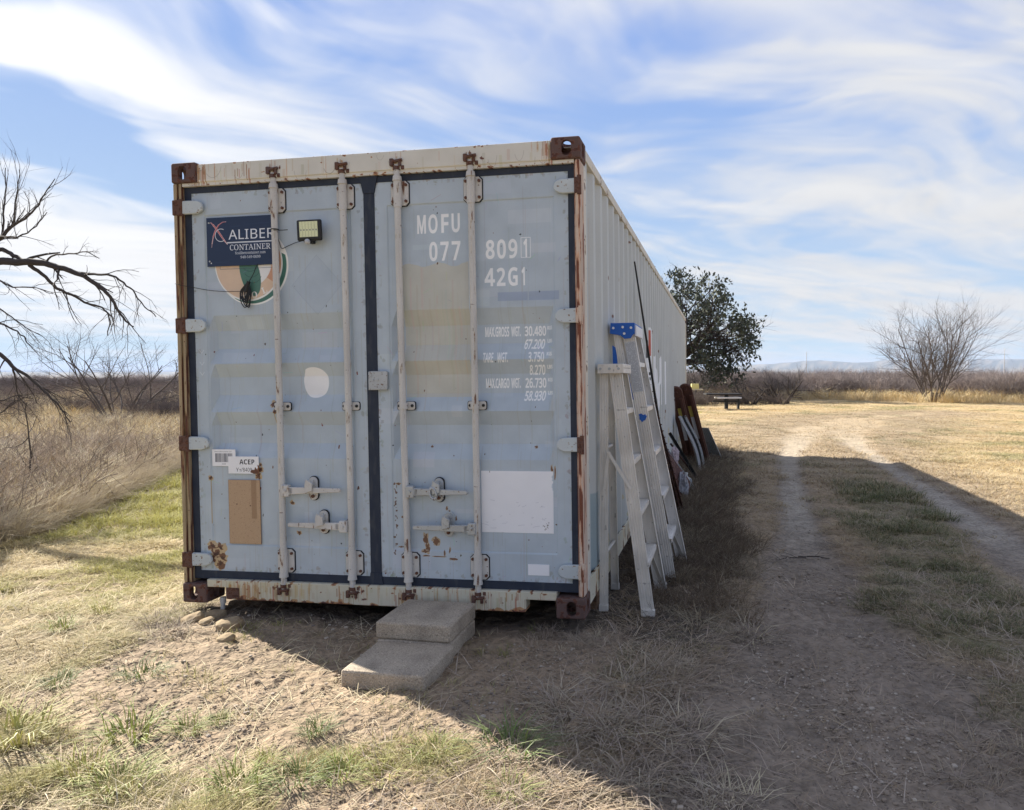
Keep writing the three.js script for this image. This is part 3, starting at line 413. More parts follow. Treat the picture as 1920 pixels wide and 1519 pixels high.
// handles: hub on a rod, tapering flat bar, retainer plate and hook
[[doorL, 0.664, 0.678, 1, 0.842, 0.688, 0.35], [doorL, 1.072, 0.478, -1, 0.903, 0.494, 0.35], [doorR, 1.425, 0.683, 1, 1.606, 0.69, 0.344], [doorR, 1.836, 0.483, -1, 1.66, 0.496, 0.352]].forEach(([door, x, y, s, px, py, L], n) => {
  const P = [[0.006, -0.02], [L * 0.45, -0.014], [L, -0.0085], [L + 0.006, 0], [L, 0.0085], [L * 0.45, 0.015], [0.006, 0.019]].map(([a, b]) => [s * a, b]); if (s < 0) P.reverse();
  const bar = extr(shapeOf(P), 0.014, 0.003).rotateZ(s * (n === 1 ? 0.012 : n === 0 ? 0.02 : 0.0)).translate(x + s * 0.012, y, -0.004), hub = box(x + (s > 0 ? 0.004 : -0.05), x + (s > 0 ? 0.05 : -0.004), y - 0.034, y + 0.034, -0.02, 0.014, 0.006), pin = new THREE.CylinderGeometry(0.008, 0.008, 0.02, 10).rotateX(Math.PI / 2).translate(x + s * 0.027, y, 0.012), web = box(x + (s > 0 ? 0.05 : -0.075), x + (s > 0 ? 0.075 : -0.05), y - 0.02, y + 0.02, -0.012, 0.01, 0.004);
  mesh('door_handle', uvBox(join([bar, hub, pin, web]), 2), n < 2 ? M.rodPaint : M.galv, door);
  mesh('handle_catch', uvBox(join([extr(obround(0.05, 0.13), 0.009, 0.002).translate(px, py, DZ + 0.002), new THREE.CylinderGeometry(0.009, 0.009, 0.012, 10).rotateX(Math.PI / 2).translate(px, py + 0.042, DZ + 0.016), extr(shapeOf([[-0.016, -0.022], [0.02, -0.012], [0.022, 0.03], [-0.012, 0.05], [-0.02, 0.02]]), 0.012, 0.003).translate(px, py + 0.006, 0.011), box(px - 0.012, px + 0.012, py + 0.012, py + 0.034, DZ + 0.01, 0.012, 0.003)]), 2), n < 2 ? M.rodPaint : M.galv, door);
  mesh('bracket_gasket', uvBox(extr(obround(0.05, 0.13), 0.004).scale(1.22, 1.09, 1).translate(px + 0.002, py + 0.001, DZ - 0.0015)), n === 3 ? M.hinge : M.blackLine, door);
  mesh('bolt', uvBox(new THREE.CylinderGeometry(0.0105, 0.0105, 0.01, 8).rotateX(Math.PI / 2).translate(px, py - 0.044, DZ + 0.014), 3), M.rustDark, door);
  if (n === 2) mesh('padlock_ring', uvBox(new THREE.TorusGeometry(0.026, 0.008, 8, 20).scale(0.7, 1.2, 1).rotateZ(0.3).translate(px - 0.012, py - 0.012, 0.022), 2), M.galv, door);
});
// hinges
const blade = (() => { const s = new THREE.Shape(); s.moveTo(0, -0.034); s.lineTo(0.075, -0.034); s.quadraticCurveTo(0.118, -0.026, 0.12, -0.004); s.quadraticCurveTo(0.12, 0.03, 0.085, 0.034); s.lineTo(0, 0.036); s.closePath(); return s; })();
[[2.333, 0], [1.643, 1], [0.948, 1], [0.256, 0]].forEach(([y], k) => {
  mesh('hinge', uvBox(join([extr(blade, 0.02, 0.004).translate(0.064, y, -0.036), new THREE.CylinderGeometry(0.016, 0.016, 0.07, 12).translate(0.066, y, -0.028)]), 2), M.hinge, doorL);
  mesh('hinge_lug', uvBox(join([box(0.0, 0.052, y - 0.045, y + 0.045, -0.06, -0.004, 0.006), new THREE.CylinderGeometry(0.015, 0.015, 0.098, 12).translate(0.05, y, -0.02)]), 3), M.rustDark, container);
  const bl = extr(blade, 0.02, 0.004); bl.rotateY(Math.PI); mesh('hinge', uvBox(join([bl.translate(2.412, y, -0.014), new THREE.CylinderGeometry(0.016, 0.016, 0.07, 12).translate(2.404, y, -0.028)]), 2), M.hinge, doorR);
  mesh('hinge_lug', uvBox(join([box(2.402, 2.43, y - 0.042, y + 0.042, -0.05, -0.002, 0.005), new THREE.CylinderGeometry(0.012, 0.012, 0.1, 12).translate(2.43, y, -0.006)]), 3), k % 2 ? M.rustPost : M.rustDark, container);
});
// stickers and plates on the doors
function sticker(name, door, x0, x1, y0, y1, z, draw, label, w = 256) {
  const h = Math.round(w * (y1 - y0) / (x1 - x0)), [c, x] = canvas(w, h); draw(x, w, h); const g = ni(box(x0, x1, y0, y1, z - 0.0015, z + 0.0015));
  const uv = g.attributes.uv, p = g.attributes.position; for (let i = 0; i < p.count; i++) uv.setXY(i, clamp((p.getX(i) - x0) / (x1 - x0), 0.003, 0.997), clamp((p.getY(i) - y0) / (y1 - y0), 0.003, 0.997));
  return mesh(name, g, std({ map: ctex(c), roughness: 0.45 }), door, label);
}
const PZ = DZ - 0.006;
sticker('blank_panel', doorR, 1.85, 2.259, 0.457, 0.799, PZ + 0.0012, (x, w, h) => { x.fillStyle = 'rgb(238,240,244)'; x.fillRect(0, 0, w, h); const r = rng(8); x.strokeStyle = 'rgba(120,124,140,0.55)'; x.lineWidth = 1.4; for (let k = 0; k < 26; k++) { const a = r() * w, b = h * (0.45 + r() * 0.55); x.beginPath(); x.moveTo(a, b); x.quadraticCurveTo(a + r() * 40 - 10, b + r() * 20 - 10, a + r() * 70 - 20, b + r() * 24 - 12); x.stroke(); } for (let k = 0; k < 12; k++) blotch(x, w * (0.84 + r() * 0.1), h * (0.8 + r() * 0.15), 1 + r() * 3, 2 + r() * 4, 'rgb(90,84,84)', r); x.fillStyle = 'rgb(90,70,60)'; x.fillRect(w * 0.12, 0, 3, h * 0.03); for (let k = 0; k < 8; k++) blotch(x, w - 3, h * (0.05 + r() * 0.35), 4 + r() * 4, 4 + r() * 8, 'rgb(196,208,218)', r); paperNoise(x, w, h, 77, 3); }, 'large blank white panel with scuffs along its lower edge', 512);
sticker('blank_label', doorR, 2.113, 2.233, 0.225, 0.286, DZ + 0.002, (x, w, h) => { x.fillStyle = 'rgb(240,242,246)'; x.fillRect(0, 0, w, h); }, 'small blank white label near the sill', 128);
sticker('barcode_label', doorL, 0.194, 0.346, 0.812, 0.911, DZ + 0.002, (x, w, h) => { x.fillStyle = 'rgb(240,241,244)'; x.fillRect(0, 0, w, h); x.fillStyle = 'rgb(70,74,86)'; const r = rng(3); let a = w * 0.13; while (a < w * 0.86) { const b = 2 + r() * 6; x.fillRect(a, h * 0.24, b, h * 0.52); a += b + 2 + r() * 4; } x.font = '15px sans-serif'; x.fillText('www.Xcalibercontainer.com', w * 0.1, h * 0.17, w * 0.8); x.font = '17px sans-serif'; x.fillText('24440', w * 0.4, h * 0.9); }, 'white label with a bar code');
sticker('inspection_label', doorL, 0.3, 0.497, 0.769, 0.87, DZ + 0.005, (x, w, h) => { x.fillStyle = 'rgb(240,241,244)'; x.fillRect(0, 0, w, h); x.fillStyle = 'rgb(40,44,54)'; x.font = 'bold 52px sans-serif'; x.fillText('ACEP', w * 0.37, h * 0.46, w * 0.56); x.font = '40px sans-serif'; x.fillText('Y', w * 0.26, h * 0.88); x.font = 'bold 26px sans-serif'; x.fillText('T', w * 0.36, h * 0.88); x.font = '40px sans-serif'; x.fillText('/8409', w * 0.42, h * 0.88, w * 0.36); const r = rng(9); blotch(x, w * 0.92, h * 0.93, 44, 30, 'rgb(98,62,46)', r, 0.5, 18); blotch(x, w * 0.99, h * 0.7, 12, 30, 'rgb(120,78,54)', r, 0.5, 14); }, 'white label lettered ACEP, rusted at its lower corner');
sticker('adhesive_patch', doorL, 0.293, 0.499, 0.352, 0.731, DZ + 0.0005, (x, w, h) => { x.fillStyle = 'rgb(182,154,124)'; x.fillRect(0, 0, w, h); const r = rng(12); for (let k = 0; k < 900; k++) { x.fillStyle = `rgba(${r() < 0.5 ? '120,92,66' : '208,184,152'},${0.15 + r() * 0.35})`; x.fillRect(r() * w, r() * h, 1 + r() * 6, 1 + r() * 5); } x.fillStyle = 'rgba(128,96,66,0.45)'; x.fillRect(w * 0.72, 0, w * 0.16, h * 0.6); for (const [a, b] of [[0.26, 0.38], [0.68, 0.4]]) blotch(x, w * a, h * b, 5, 5, 'rgb(90,62,46)', r); x.strokeStyle = 'rgb(128,92,66)'; x.lineWidth = 3; x.strokeRect(1, 1, w - 2, h - 2); }, 'tan glue-stained rectangle where a plate came off');

// ------------------------------------------------------------------ hung on the doors: sign, lamp, cable
const onC = (name, label, cat, x, y, z, group) => thing(name, label, cat, toWorld(V3(x, y, z)), CQ, group);
{
  const t = onC('sign_board', 'navy sign board with white lettering and a red X, fixed on the left container door', 'sign', 0.197, 1.986, DZ);
  const w = 0.445, h = 0.284, [c, x] = canvas(1024, 654); const sc = 1024 / w;
  // picture coordinates of the sign: 318..832 by 655..1026
  const X = (v) => (v - 318) / 514 * 1024, Y = (v) => (v - 655) / 371 * 654;
  x.fillStyle = 'rgb(22,42,74)'; x.fillRect(0, 0, 1024, 654);
  const r = rng(4); for (let k = 0; k < 40; k++) { x.fillStyle = `rgba(70,96,132,${0.05 + r() * 0.08})`; x.fillRect(r() * 1024, r() * 654, 20 + r() * 200, 2 + r() * 20); }
  const xg = (pts, col, lw) => { x.strokeStyle = col; x.lineCap = 'round'; for (let i = 0; i < pts.length - 1; i++) { x.lineWidth = lw[i]; x.beginPath(); x.moveTo(X(pts[i][0]), Y(pts[i][1])); x.lineTo(X(pts[i + 1][0]), Y(pts[i + 1][1])); x.stroke(); } };
  xg([[352, 692], [370, 710], [400, 752], [430, 800], [455, 838], [472, 860]], 'rgb(214,190,190)', [14, 24, 26, 22, 14]); xg([[355, 694], [372, 712], [400, 752], [430, 800], [455, 838]], 'rgb(190,98,100)', [8, 15, 17, 13, 7]);
  xg([[465, 690], [440, 692], [410, 712], [386, 750], [368, 800], [358, 850], [354, 880]], 'rgb(206,170,170)', [9, 12, 18, 22, 14, 7]); xg([[460, 691], [438, 694], [410, 714], [386, 752], [370, 800]], 'rgb(190,92,94)', [5, 7, 11, 14, 9]);
  x.fillStyle = 'rgb(226,230,236)'; const F = (s, a, b, y0, y1, f) => { x.font = f; const m = x.measureText(s).width; x.save(); x.translate(X(a), Y(y1)); x.scale((X(b) - X(a)) / m, (Y(y1) - Y(y0)) / 72); x.fillText(s, 0, 0); x.restore(); };
  x.strokeStyle = 'rgb(226,230,236)'; x.lineWidth = 8; x.beginPath(); x.arc(X(425), Y(790), 84, 0.9, 5.2); x.stroke();
  F('ALIBER', 482, 822, 752, 826, '100px sans-serif');
  x.fillRect(X(470), Y(845), X(832) - X(470), 17); x.fillStyle = 'rgb(22,42,74)'; x.fillRect(X(470), Y(851.5), X(832) - X(470), 2); x.fillStyle = 'rgb(226,230,236)';
  F('CONTAINER', 487, 790, 866, 908, '100px serif'); F('Xcalibercontainer.com', 527, 754, 921, 940, '100px serif'); F('940-549-0699', 567, 716, 952, 972, '100px serif');
  for (const [a, b] of [[336, 694], [348, 1000]]) { x.fillStyle = 'rgb(226,228,230)'; x.beginPath(); x.arc(X(a), Y(b), 9, 0, 7); x.fill(); }
  const g = ni(box(0, w, 0, h, 0.0015, 0.0055)), uv = g.attributes.uv, p = g.attributes.position; for (let i = 0; i < p.count; i++) uv.setXY(i, p.getX(i) / w, p.getY(i) / h);
  mesh('panel', g, std({ map: ctex(c), roughness: 0.4 }), t);
  for (const y of [0.03, 0.254]) mesh('screw', uvBox(new THREE.CylinderGeometry(0.005, 0.005, 0.006, 10).rotateX(Math.PI / 2).translate(0.018, y, 0.007)), M.galv, t);
}
{
  const t = onC('solar_lamp', 'small black flood lamp with a yellow-green front, fixed high on the left container door', 'lamp', 0.875, 2.15, DZ);
  const body = new RoundedBoxGeometry(0.15, 0.118, 0.022, 3, 0.01); body.rotateX(0.06); body.translate(0.004, 0.01, 0.05);
  mesh('housing', uvBox(join([soft(body), box(-0.012, 0.012, -0.06, -0.01, 0.0, 0.045, 0.004), rod(V3(-0.03, -0.052, 0.05), V3(0.04, -0.046, 0.05), 0.006, 0.006, 8)])), M.black, t);
  const led = dtex(256, 180, (u, v) => { const cx = (u * 6) % 1, row = Math.abs(v - 0.45) < 0.05; const line = cx < 0.05 || cx > 0.95 ? -60 : 0, chip = row && cx > 0.25 && cx < 0.75 ? -70 : 0, q = (hash(Math.floor(u * 60), Math.floor(v * 40), 4) - 0.5) * 20; return [222 + line + chip + q, 227 + line + chip + q, 184 + line + chip * 0.6 + q]; });
  const lens = ni(box(-0.056, 0.056, -0.036, 0.05, 0.0, 0.004)); const uv = lens.attributes.uv, p = lens.attributes.position; for (let i = 0; i < p.count; i++) uv.setXY(i, (p.getX(i) + 0.056) / 0.112, (p.getY(i) + 0.036) / 0.086);
  lens.rotateX(0.06); lens.translate(0.004, 0.008, 0.0578); mesh('reflector', lens, std({ map: led, roughness: 0.25 }), t);
  mesh('sensor', uvBox(new THREE.SphereGeometry(0.016, 14, 10).translate(-0.002, -0.056, 0.066)), std({ color: 0xb9bcc0, roughness: 0.3 }), t);
}
{ // thin cable from the lamp, tied round a rod and bundled below the sign
  const zf = (a, b, z) => fp(300 + a / 3.998, 240 + b / 3.998, z);
  const t = onC('power_cable', 'thin black cable from the flood lamp, looped and bundled over the round emblem', 'cable', 0.437, 1.9, DZ);
  const loc = (v) => v.sub(V3(0.437, 1.9, DZ));
  const run = (list, r = 0.0022) => { const pts = new THREE.CatmullRomCurve3(list.map(([a, b, z]) => loc(zf(a, b, z ?? -0.038)))).getPoints(list.length * 6); const m = new MB(); m.tube(pts, pts.map(() => r), 5); return m.geo(); };
  mesh('lead', join([run([[1062, 848, 0], [1010, 862], [960, 884], [912, 902], [896, 862], [880, 812], [858, 772, -0.01]]), run([[732, 1018], [716, 1050], [700, 1092], [668, 1150, -0.034]]), run([[655, 1224, -0.03], [560, 1226], [480, 1226], [360, 1216], [250, 1196, -0.03], [180, 1184, 0.0], [112, 1168, 0.0]], 0.0018)]), M.black, t);
  const r = rng(21), loops = []; for (let k = 0; k < 9; k++) { const cx = 640 + (r() - 0.5) * 44, len = 96 + r() * 80, w = 14 + r() * 18; loops.push(run([[652, 1150 + r() * 30, -0.032], [cx - w, 1180 + len * 0.4, -0.03], [cx - w * 0.7, 1180 + len * 0.8, -0.026], [cx + 8, 1180 + len, -0.024], [cx + w, 1180 + len * 0.6, -0.028], [664, 1160 + r() * 30, -0.03]], 0.003)); }
  mesh('bundle', join([...loops, rod(loc(zf(664, 1150, -0.03)), loc(zf(646, 1230, -0.03)), 0.011, 0.009, 8)]), M.black, t);
  const xr = 0.649, yr = loc(V3(xr, 2.18, 0)).y; mesh('cable_tie', join([new THREE.TorusGeometry(0.0215, 0.0025, 6, 20).rotateX(Math.PI / 2).translate(xr - 0.437, yr, RZ - DZ), run([[850, 764, 0.004], [905, 766, 0.004], [956, 763, 0.0]], 0.0026)]), M.black, t);
}

// ------------------------------------------------------------------ ground
const yc0 = Math.cos(-0.1760309), ys0 = Math.sin(-0.1760309);
const W2L = (x, z) => { const dx = x - CT.x, dz = z - CT.z; return [yc0 * dx - ys0 * dz, ys0 * dx + yc0 * dz]; };   // along and across the container
const L2W = (lx, lz) => [CT.x + yc0 * lx + ys0 * lz, CT.z - ys0 * lx + yc0 * lz];
const baseH = (x, z) => { const r = Math.hypot(x, z); let y = z > -4 ? 0 : z > -16 ? -0.21 * (-z - 4) / 12 : z > -48 ? -0.21 - 0.06 * (-z - 16) / 32 : -0.27; if (r > 70) { const k = r - 70; y -= 30 * (1 - Math.exp(-k / 2500)) * (z < 0 ? 1 : 0.6) - 0.004 * Math.min(k, 900) * (fbm(x / 260, z / 260, 3, 401) - 0.5) ; } return y; };
function G(px, py) { const d = rayDir(px, py); let h = 0; let p; for (let i = 0; i < 30; i++) { const t = (h - EYE) / d.y; p = V3(d.x * t, h, d.z * t); h = baseH(p.x, p.z); } return p; }
const GL = (px, py) => { const p = G(px, py); return W2L(p.x, p.z); };
const trackL = [[3.6, 3.2, 0.95], [3.66, 1.43, 0.9], [3.7, 0.5, 0.72], [3.72, -1.0, 0.42], [3.88, -3.17, 0.25], [4.13, -7.16, 0.23], [4.42, -10.9, 0.26], [4.9, -14.5, 0.5], [5.6, -18.6, 0.7], [7.4, -23.5, 0.7], [11, -28, 0.5]];
const trackR = [[5.6, 3.2, 0.5], [5.6, -1, 0.42], [5.58, -3, 0.3], [5.66, -4.5, 0.27], [5.8, -6.3, 0.23], [5.95, -9.25, 0.2], [6.1, -13.2, 0.3], [6.4, -17.5, 0.6], [7.8, -22.5, 0.7]];
function trackDist(T, lx, lz) { // distance from the rut's middle over its half width
  let best = 9; for (let i = 0; i < T.length - 1; i++) { const [ax, az, aw] = T[i], [bx, bz, bw] = T[i + 1]; const dx = bx - ax, dz = bz - az; const t = clamp(((lx - ax) * dx + (lz - az) * dz) / (dx * dx + dz * dz)); const d = Math.hypot(lx - ax - dx * t, lz - az - dz * t) / lerp(aw, bw, t); if (d < best) best = d; } return best;
}
const ell = (lx, lz, cx, cz, rx, rz) => { const a = (lx - cx) / rx, b = (lz - cz) / rz; return Math.exp(-(a * a + b * b)); };
const edgeX = (lz) => lz > -1.7 ? -3.05 + (lz + 1.7) * -0.22 : lz > -3 ? lerp(-3.6, -3.1, (lz + 3) / 1.3) : lz > -8.4 ? lerp(-6.4, -3.6, (lz + 8.4) / 5.4) : lerp(-6.4, -4, clamp((-8.4 - lz) / 6));
const greens = [[1700, 1000, 0.5, 1.1], [1690, 950, 0.45, 1.6], [1780, 1090, 0.55, 0.9], [1640, 930, 0.4, 1.8], [1860, 1180, 0.5, 0.6], [1880, 1310, 0.35, 0.3], [1720, 1140, 0.4, 0.5]].map(([a, b, rx, rz]) => [...GL(a, b), rx, rz]);
function cover(x, z) {
  const [lx, lz] = W2L(x, z), r = Math.hypot(x, z);
  const nA = fbm(x * 0.9, z * 0.9, 4, 411), nB = fbm(x * 0.22 + 5, z * 0.22, 3, 413), nC = fbm(x * 4, z * 4, 3, 417);
  const wob = (nA - 0.5) * 0.9 + (nC - 0.5) * 0.5;
  const tl = trackDist(trackL, lx, lz), tr = trackDist(trackR, lx, lz);
  const track = Math.max(1 - sstep(0.72, 1.18, tl + wob * 0.5), 1 - sstep(0.72, 1.18, tr + wob * 0.5));
  let dirt = Math.max(ell(lx, lz, 1.1, 1.0, 1.25, 0.72), 0.7 * ell(lx, lz, 1.9, 1.7, 0.6, 0.4), 0.8 * ell(lx, lz, 2.3, 0.75, 0.7, 0.45), 0.6 * ell(lx, lz, 0.15, 0.5, 0.45, 0.3), 0.7 * ell(lx, lz, 3.1, 1.9, 0.9, 0.5));
  dirt = Math.max(dirt, sstep(-0.1, 0.3, lx) * (1 - sstep(2.3, 2.9, lx + wob * 0.5)) * sstep(-0.3, 0.0, lz) * (1 - sstep(1.15, 1.5, lz + wob * 0.5)) * 0.95); dirt = sstep(0.3, 0.62, dirt + wob * 0.42);
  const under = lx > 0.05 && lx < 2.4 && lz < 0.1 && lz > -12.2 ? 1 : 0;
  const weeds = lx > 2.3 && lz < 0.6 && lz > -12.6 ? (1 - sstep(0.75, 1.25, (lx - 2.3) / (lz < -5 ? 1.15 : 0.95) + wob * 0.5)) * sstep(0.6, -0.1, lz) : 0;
  let green = 0; for (const [a, b, c, d] of greens) green = Math.max(green, ell(lx, lz, a, b, c, d)); green = sstep(0.25, 0.6, green + wob * 0.35);
  const tall = Math.max(lx < 1 ? sstep(-0.25, 0.25, edgeX(lz) - 0.2 - lx + wob * 1.3) * (lx < 0 || lz < -15 ? 1 : 0) : 0, lx < 1 && lz < -15.5 ? 1 : 0, r > 42.5 + nB * 6 && z < 0 ? 1 : 0);
  const lane = 1 - sstep(1.2, 5.5, Math.min(tl * 0.7, tr * 0.7) + wob); return { lane, lx, lz, r, track, dirt: Math.max(dirt, under), under, weeds, green, tall, nA, nB, nC, tl, tr };
}
function groundH(x, z) {
  const r = Math.hypot(x, z); let y = baseH(x, z); if (r > 120) return y;
  const [lx, lz] = W2L(x, z); const q = 1 - sstep(40, 110, r);
  const t = Math.min(trackDist(trackL, lx, lz), trackDist(trackR, lx, lz));
  y -= 0.035 * (1 - sstep(0.5, 1.4, t)) * q;
  y += ((fbm(x * 0.55, z * 0.55, 3, 421) - 0.5) * 0.07 + (fbm(x * 2.4, z * 2.4, 3, 423) - 0.5) * 0.03) * q;
  if (r < 22) y += ((fbm(x * 11, z * 11, 3, 425) - 0.5) * 0.034 + (fbm(x * 34, z * 34, 2, 427) - 0.5) * 0.022) * (1 - sstep(10, 22, r));
  return y;
}
const C = { soil: [0.305, 0.232, 0.157], track: [0.235, 0.19, 0.145], pale: [0.345, 0.305, 0.25], dry: [0.27, 0.21, 0.105], gold: [0.50, 0.37, 0.185], green: [0.13, 0.135, 0.06], litter: [0.06, 0.047, 0.036], brush: [0.15, 0.118, 0.09], brown: [0.19, 0.14, 0.095], worn: [0.27, 0.205, 0.135] };
function groundColour(x, z, k) {
  let c;
  if (k.r > 60) { const n = fbm(x / 30, z / 30, 4, 431); c = mix3([0.115, 0.095, 0.082], [0.24, 0.195, 0.135], sstep(0.45, 0.68, n)); }
  else {
    const far = k.lx > 2.6 ? sstep(-4, -24, k.lz) : 0;
    c = mix3(C.dry, C.brown, sstep(0.38, 0.66, k.nA) * 0.7); if (k.lx > 1.5) c = mix3(c, C.gold, 0.5 + 0.35 * sstep(-6, -26, k.lz)); c = mix3(c, C.worn, k.lane * 0.8);
    c = mix3(c, C.green, sstep(0.52, 0.75, k.nB) * (k.lx < 1 ? 0.35 : 0.2));
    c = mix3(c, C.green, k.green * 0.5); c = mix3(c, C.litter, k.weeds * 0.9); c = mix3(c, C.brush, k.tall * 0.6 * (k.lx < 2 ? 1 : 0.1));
    c = mix3(c, mix3(C.soil, C.brown, k.nC * 0.5), k.dirt); const pale = Math.max(1 - sstep(0.3, 0.95, k.tl), 1 - sstep(0.3, 0.95, k.tr)) * sstep(-1.5, -4, k.lz);
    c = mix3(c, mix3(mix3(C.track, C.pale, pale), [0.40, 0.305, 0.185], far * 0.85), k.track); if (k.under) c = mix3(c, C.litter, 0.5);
  }
  const v = 0.82 + 0.36 * k.nC; return [c[0] * v, c[1] * v, c[2] * v];
}
const soilMap = dtex(1024, 1024, (u, v) => {
  const a = fbm(u * 9, v * 9, 4, 441, 9, 9), b = fbm(u * 60, v * 60, 3, 443, 60, 60), s = vn(u * 150, v * 150, 445, 150, 150), s2 = vn(u * 80, v * 80, 447, 80, 80);
  let k = 150 + (a - 0.5) * 60 + (b - 0.5) * 110; if (s > 0.9) k += 50; if (s2 > 0.93) k += 36; if (s2 < 0.08) k -= 46; return [k, k * 0.99, k * 0.97];
}, false);
const soilBump = dtex(1024, 1024, (u, v) => { const b = fbm(u * 40, v * 40, 4, 443, 40, 40), s = vn(u * 150, v * 150, 445, 150, 150); const k = b * 190 + (s > 0.86 ? 60 : 0); return [k, k, k]; }, false);
const groundMat = std({ map: soilMap, bumpMap: soilBump, bumpScale: 0.035, vertexColors: true, roughness: 0.97 });
{
  const angs = []; for (let a = -180; a < -47; a += 4) angs.push(a); for (let a = -47; a <= 42; a += 0.25) angs.push(a); for (let a = 45; a < 180; a += 4) angs.push(a);
  const rs = [0.25]; while (rs[rs.length - 1] < 13500) { const r = rs[rs.length - 1]; rs.push(r * (r < 2 ? 1.05 : r < 60 ? 1.0095 : r < 400 ? 1.03 : 1.06)); }
  const A = angs.length, R = rs.length, pos = [], col = [], uv = [], isT = new Uint8Array(A * R);
  for (let j = 0; j < R; j++) for (let i = 0; i < A; i++) {
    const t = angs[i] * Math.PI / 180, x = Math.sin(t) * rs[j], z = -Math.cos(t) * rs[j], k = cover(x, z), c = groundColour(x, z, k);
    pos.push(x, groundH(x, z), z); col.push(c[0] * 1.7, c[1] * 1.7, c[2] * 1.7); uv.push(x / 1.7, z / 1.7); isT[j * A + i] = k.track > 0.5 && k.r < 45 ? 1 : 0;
  }
  const g0 = [], g1 = [];
  for (let j = 0; j < R - 1; j++) for (let i = 0; i < A; i++) { const i2 = (i + 1) % A, a = j * A + i, b = j * A + i2, c = a + A, d = b + A; const t = isT[a] + isT[b] + isT[c] + isT[d]; (t >= 2 ? g1 : g0).push(a, b, d, a, d, c); }
  const n0 = new THREE.BufferGeometry(); n0.setAttribute('position', new THREE.Float32BufferAttribute(pos, 3)); n0.setIndex([...g0].concat([])); 
  const all = new THREE.BufferGeometry(); all.setAttribute('position', n0.attributes.position); all.setIndex(new THREE.BufferAttribute(new Uint32Array(g0.length + g1.length), 1)); all.index.array.set(g0); all.index.array.set(g1, g0.length); all.computeVertexNormals();
  const make = (idx) => { const map = new Map(), P = [], N = [], K = [], U = [], I = []; const nn = all.attributes.normal.array; for (const v of idx) { let m = map.get(v); if (m === undefined) { m = map.size; map.set(v, m); for (let q = 0; q < 3; q++) { P.push(pos[v * 3 + q]); N.push(nn[v * 3 + q]); K.push(col[v * 3 + q]); } U.push(uv[v * 2], uv[v * 2 + 1]); } I.push(m); } const g = new THREE.BufferGeometry(); g.setAttribute('position', new THREE.Float32BufferAttribute(P, 3)); g.setAttribute('normal', new THREE.Float32BufferAttribute(N, 3)); g.setAttribute('color', new THREE.Float32BufferAttribute(K, 3)); g.setAttribute('uv', new THREE.Float32BufferAttribute(U, 2)); g.setIndex(I); return g; };
  tag(mesh('ground', make(g0), groundMat), 'dry ground with worn soil and grass round the container', 'ground', null, 'structure');
  tag(mesh('dirt_track', make(g1), groundMat), 'two pale wheel ruts of a dirt track beside the container', 'track', null, 'structure');
}
{ // low flat-topped hills on the horizon
  const prof = [[-400, 697], [330, 697], [900, 694], [1200, 691], [1290, 688], [1400, 684], [1440, 683.5], [1480, 681], [1510, 678], [1535, 677], [1560, 679], [1600, 681.5], [1630, 681], [1660, 678], [1700, 677], [1800, 678], [1920, 679], [2200, 683], [2600, 692]];
  const yAt = (px) => { for (let i = 0; i < prof.length - 1; i++) if (px <= prof[i + 1][0]) return lerp(prof[i][1], prof[i + 1][1], sstep(0, 1, (px - prof[i][0]) / (prof[i + 1][0] - prof[i][0]))); return 692; };
  const pos = [], idx = [], col = [], rows = [[6300, 0], [7200, 0.22], [8000, 0.5], [8500, 0.85], [9000, 1], [10500, 0.98], [11800, 0.4], [12600, 0]], N = 420; let n = 0;
  for (let i = 0; i <= N; i++) { const px = -400 + 3000 * i / N, d = rayDir(px, 695); d.y = 0; const s = 1 / d.length(); const top = EYE + (695 - yAt(px)) / FOCAL * 9000 / s + (fbm(px / 30, 3, 4, 451) - 0.5) * 8;
    for (const [r, k] of rows) { const y = lerp(-31, top, k) + (k > 0.1 && k < 0.9 ? (fbm(px / 14, r / 500, 3, 453) - 0.5) * 26 : 0); pos.push(d.x * s * r, y, d.z * s * r); const q = fbm(px / 9, r / 400, 4, 455); const c = mix3([0.075, 0.075, 0.06], [0.22, 0.185, 0.13], sstep(0.4, 0.7, q)); col.push(...c); } }
  const Rr = rows.length; for (let i = 0; i < N; i++) for (let j = 0; j < Rr - 1; j++) { const a = i * Rr + j, b = a + 1, c = a + Rr, d = c + 1; idx.push(a, c, d, a, d, b); }
  const g = new THREE.BufferGeometry(); g.setAttribute('position', new THREE.Float32BufferAttribute(pos, 3)); g.setAttribute('color', new THREE.Float32BufferAttribute(col, 3)); g.setIndex(idx); g.computeVertexNormals();
  tag(mesh('hills', g, std({ vertexColors: true, roughness: 1 })), 'low flat-topped hills far on the horizon', 'hills', null, 'structure');
}

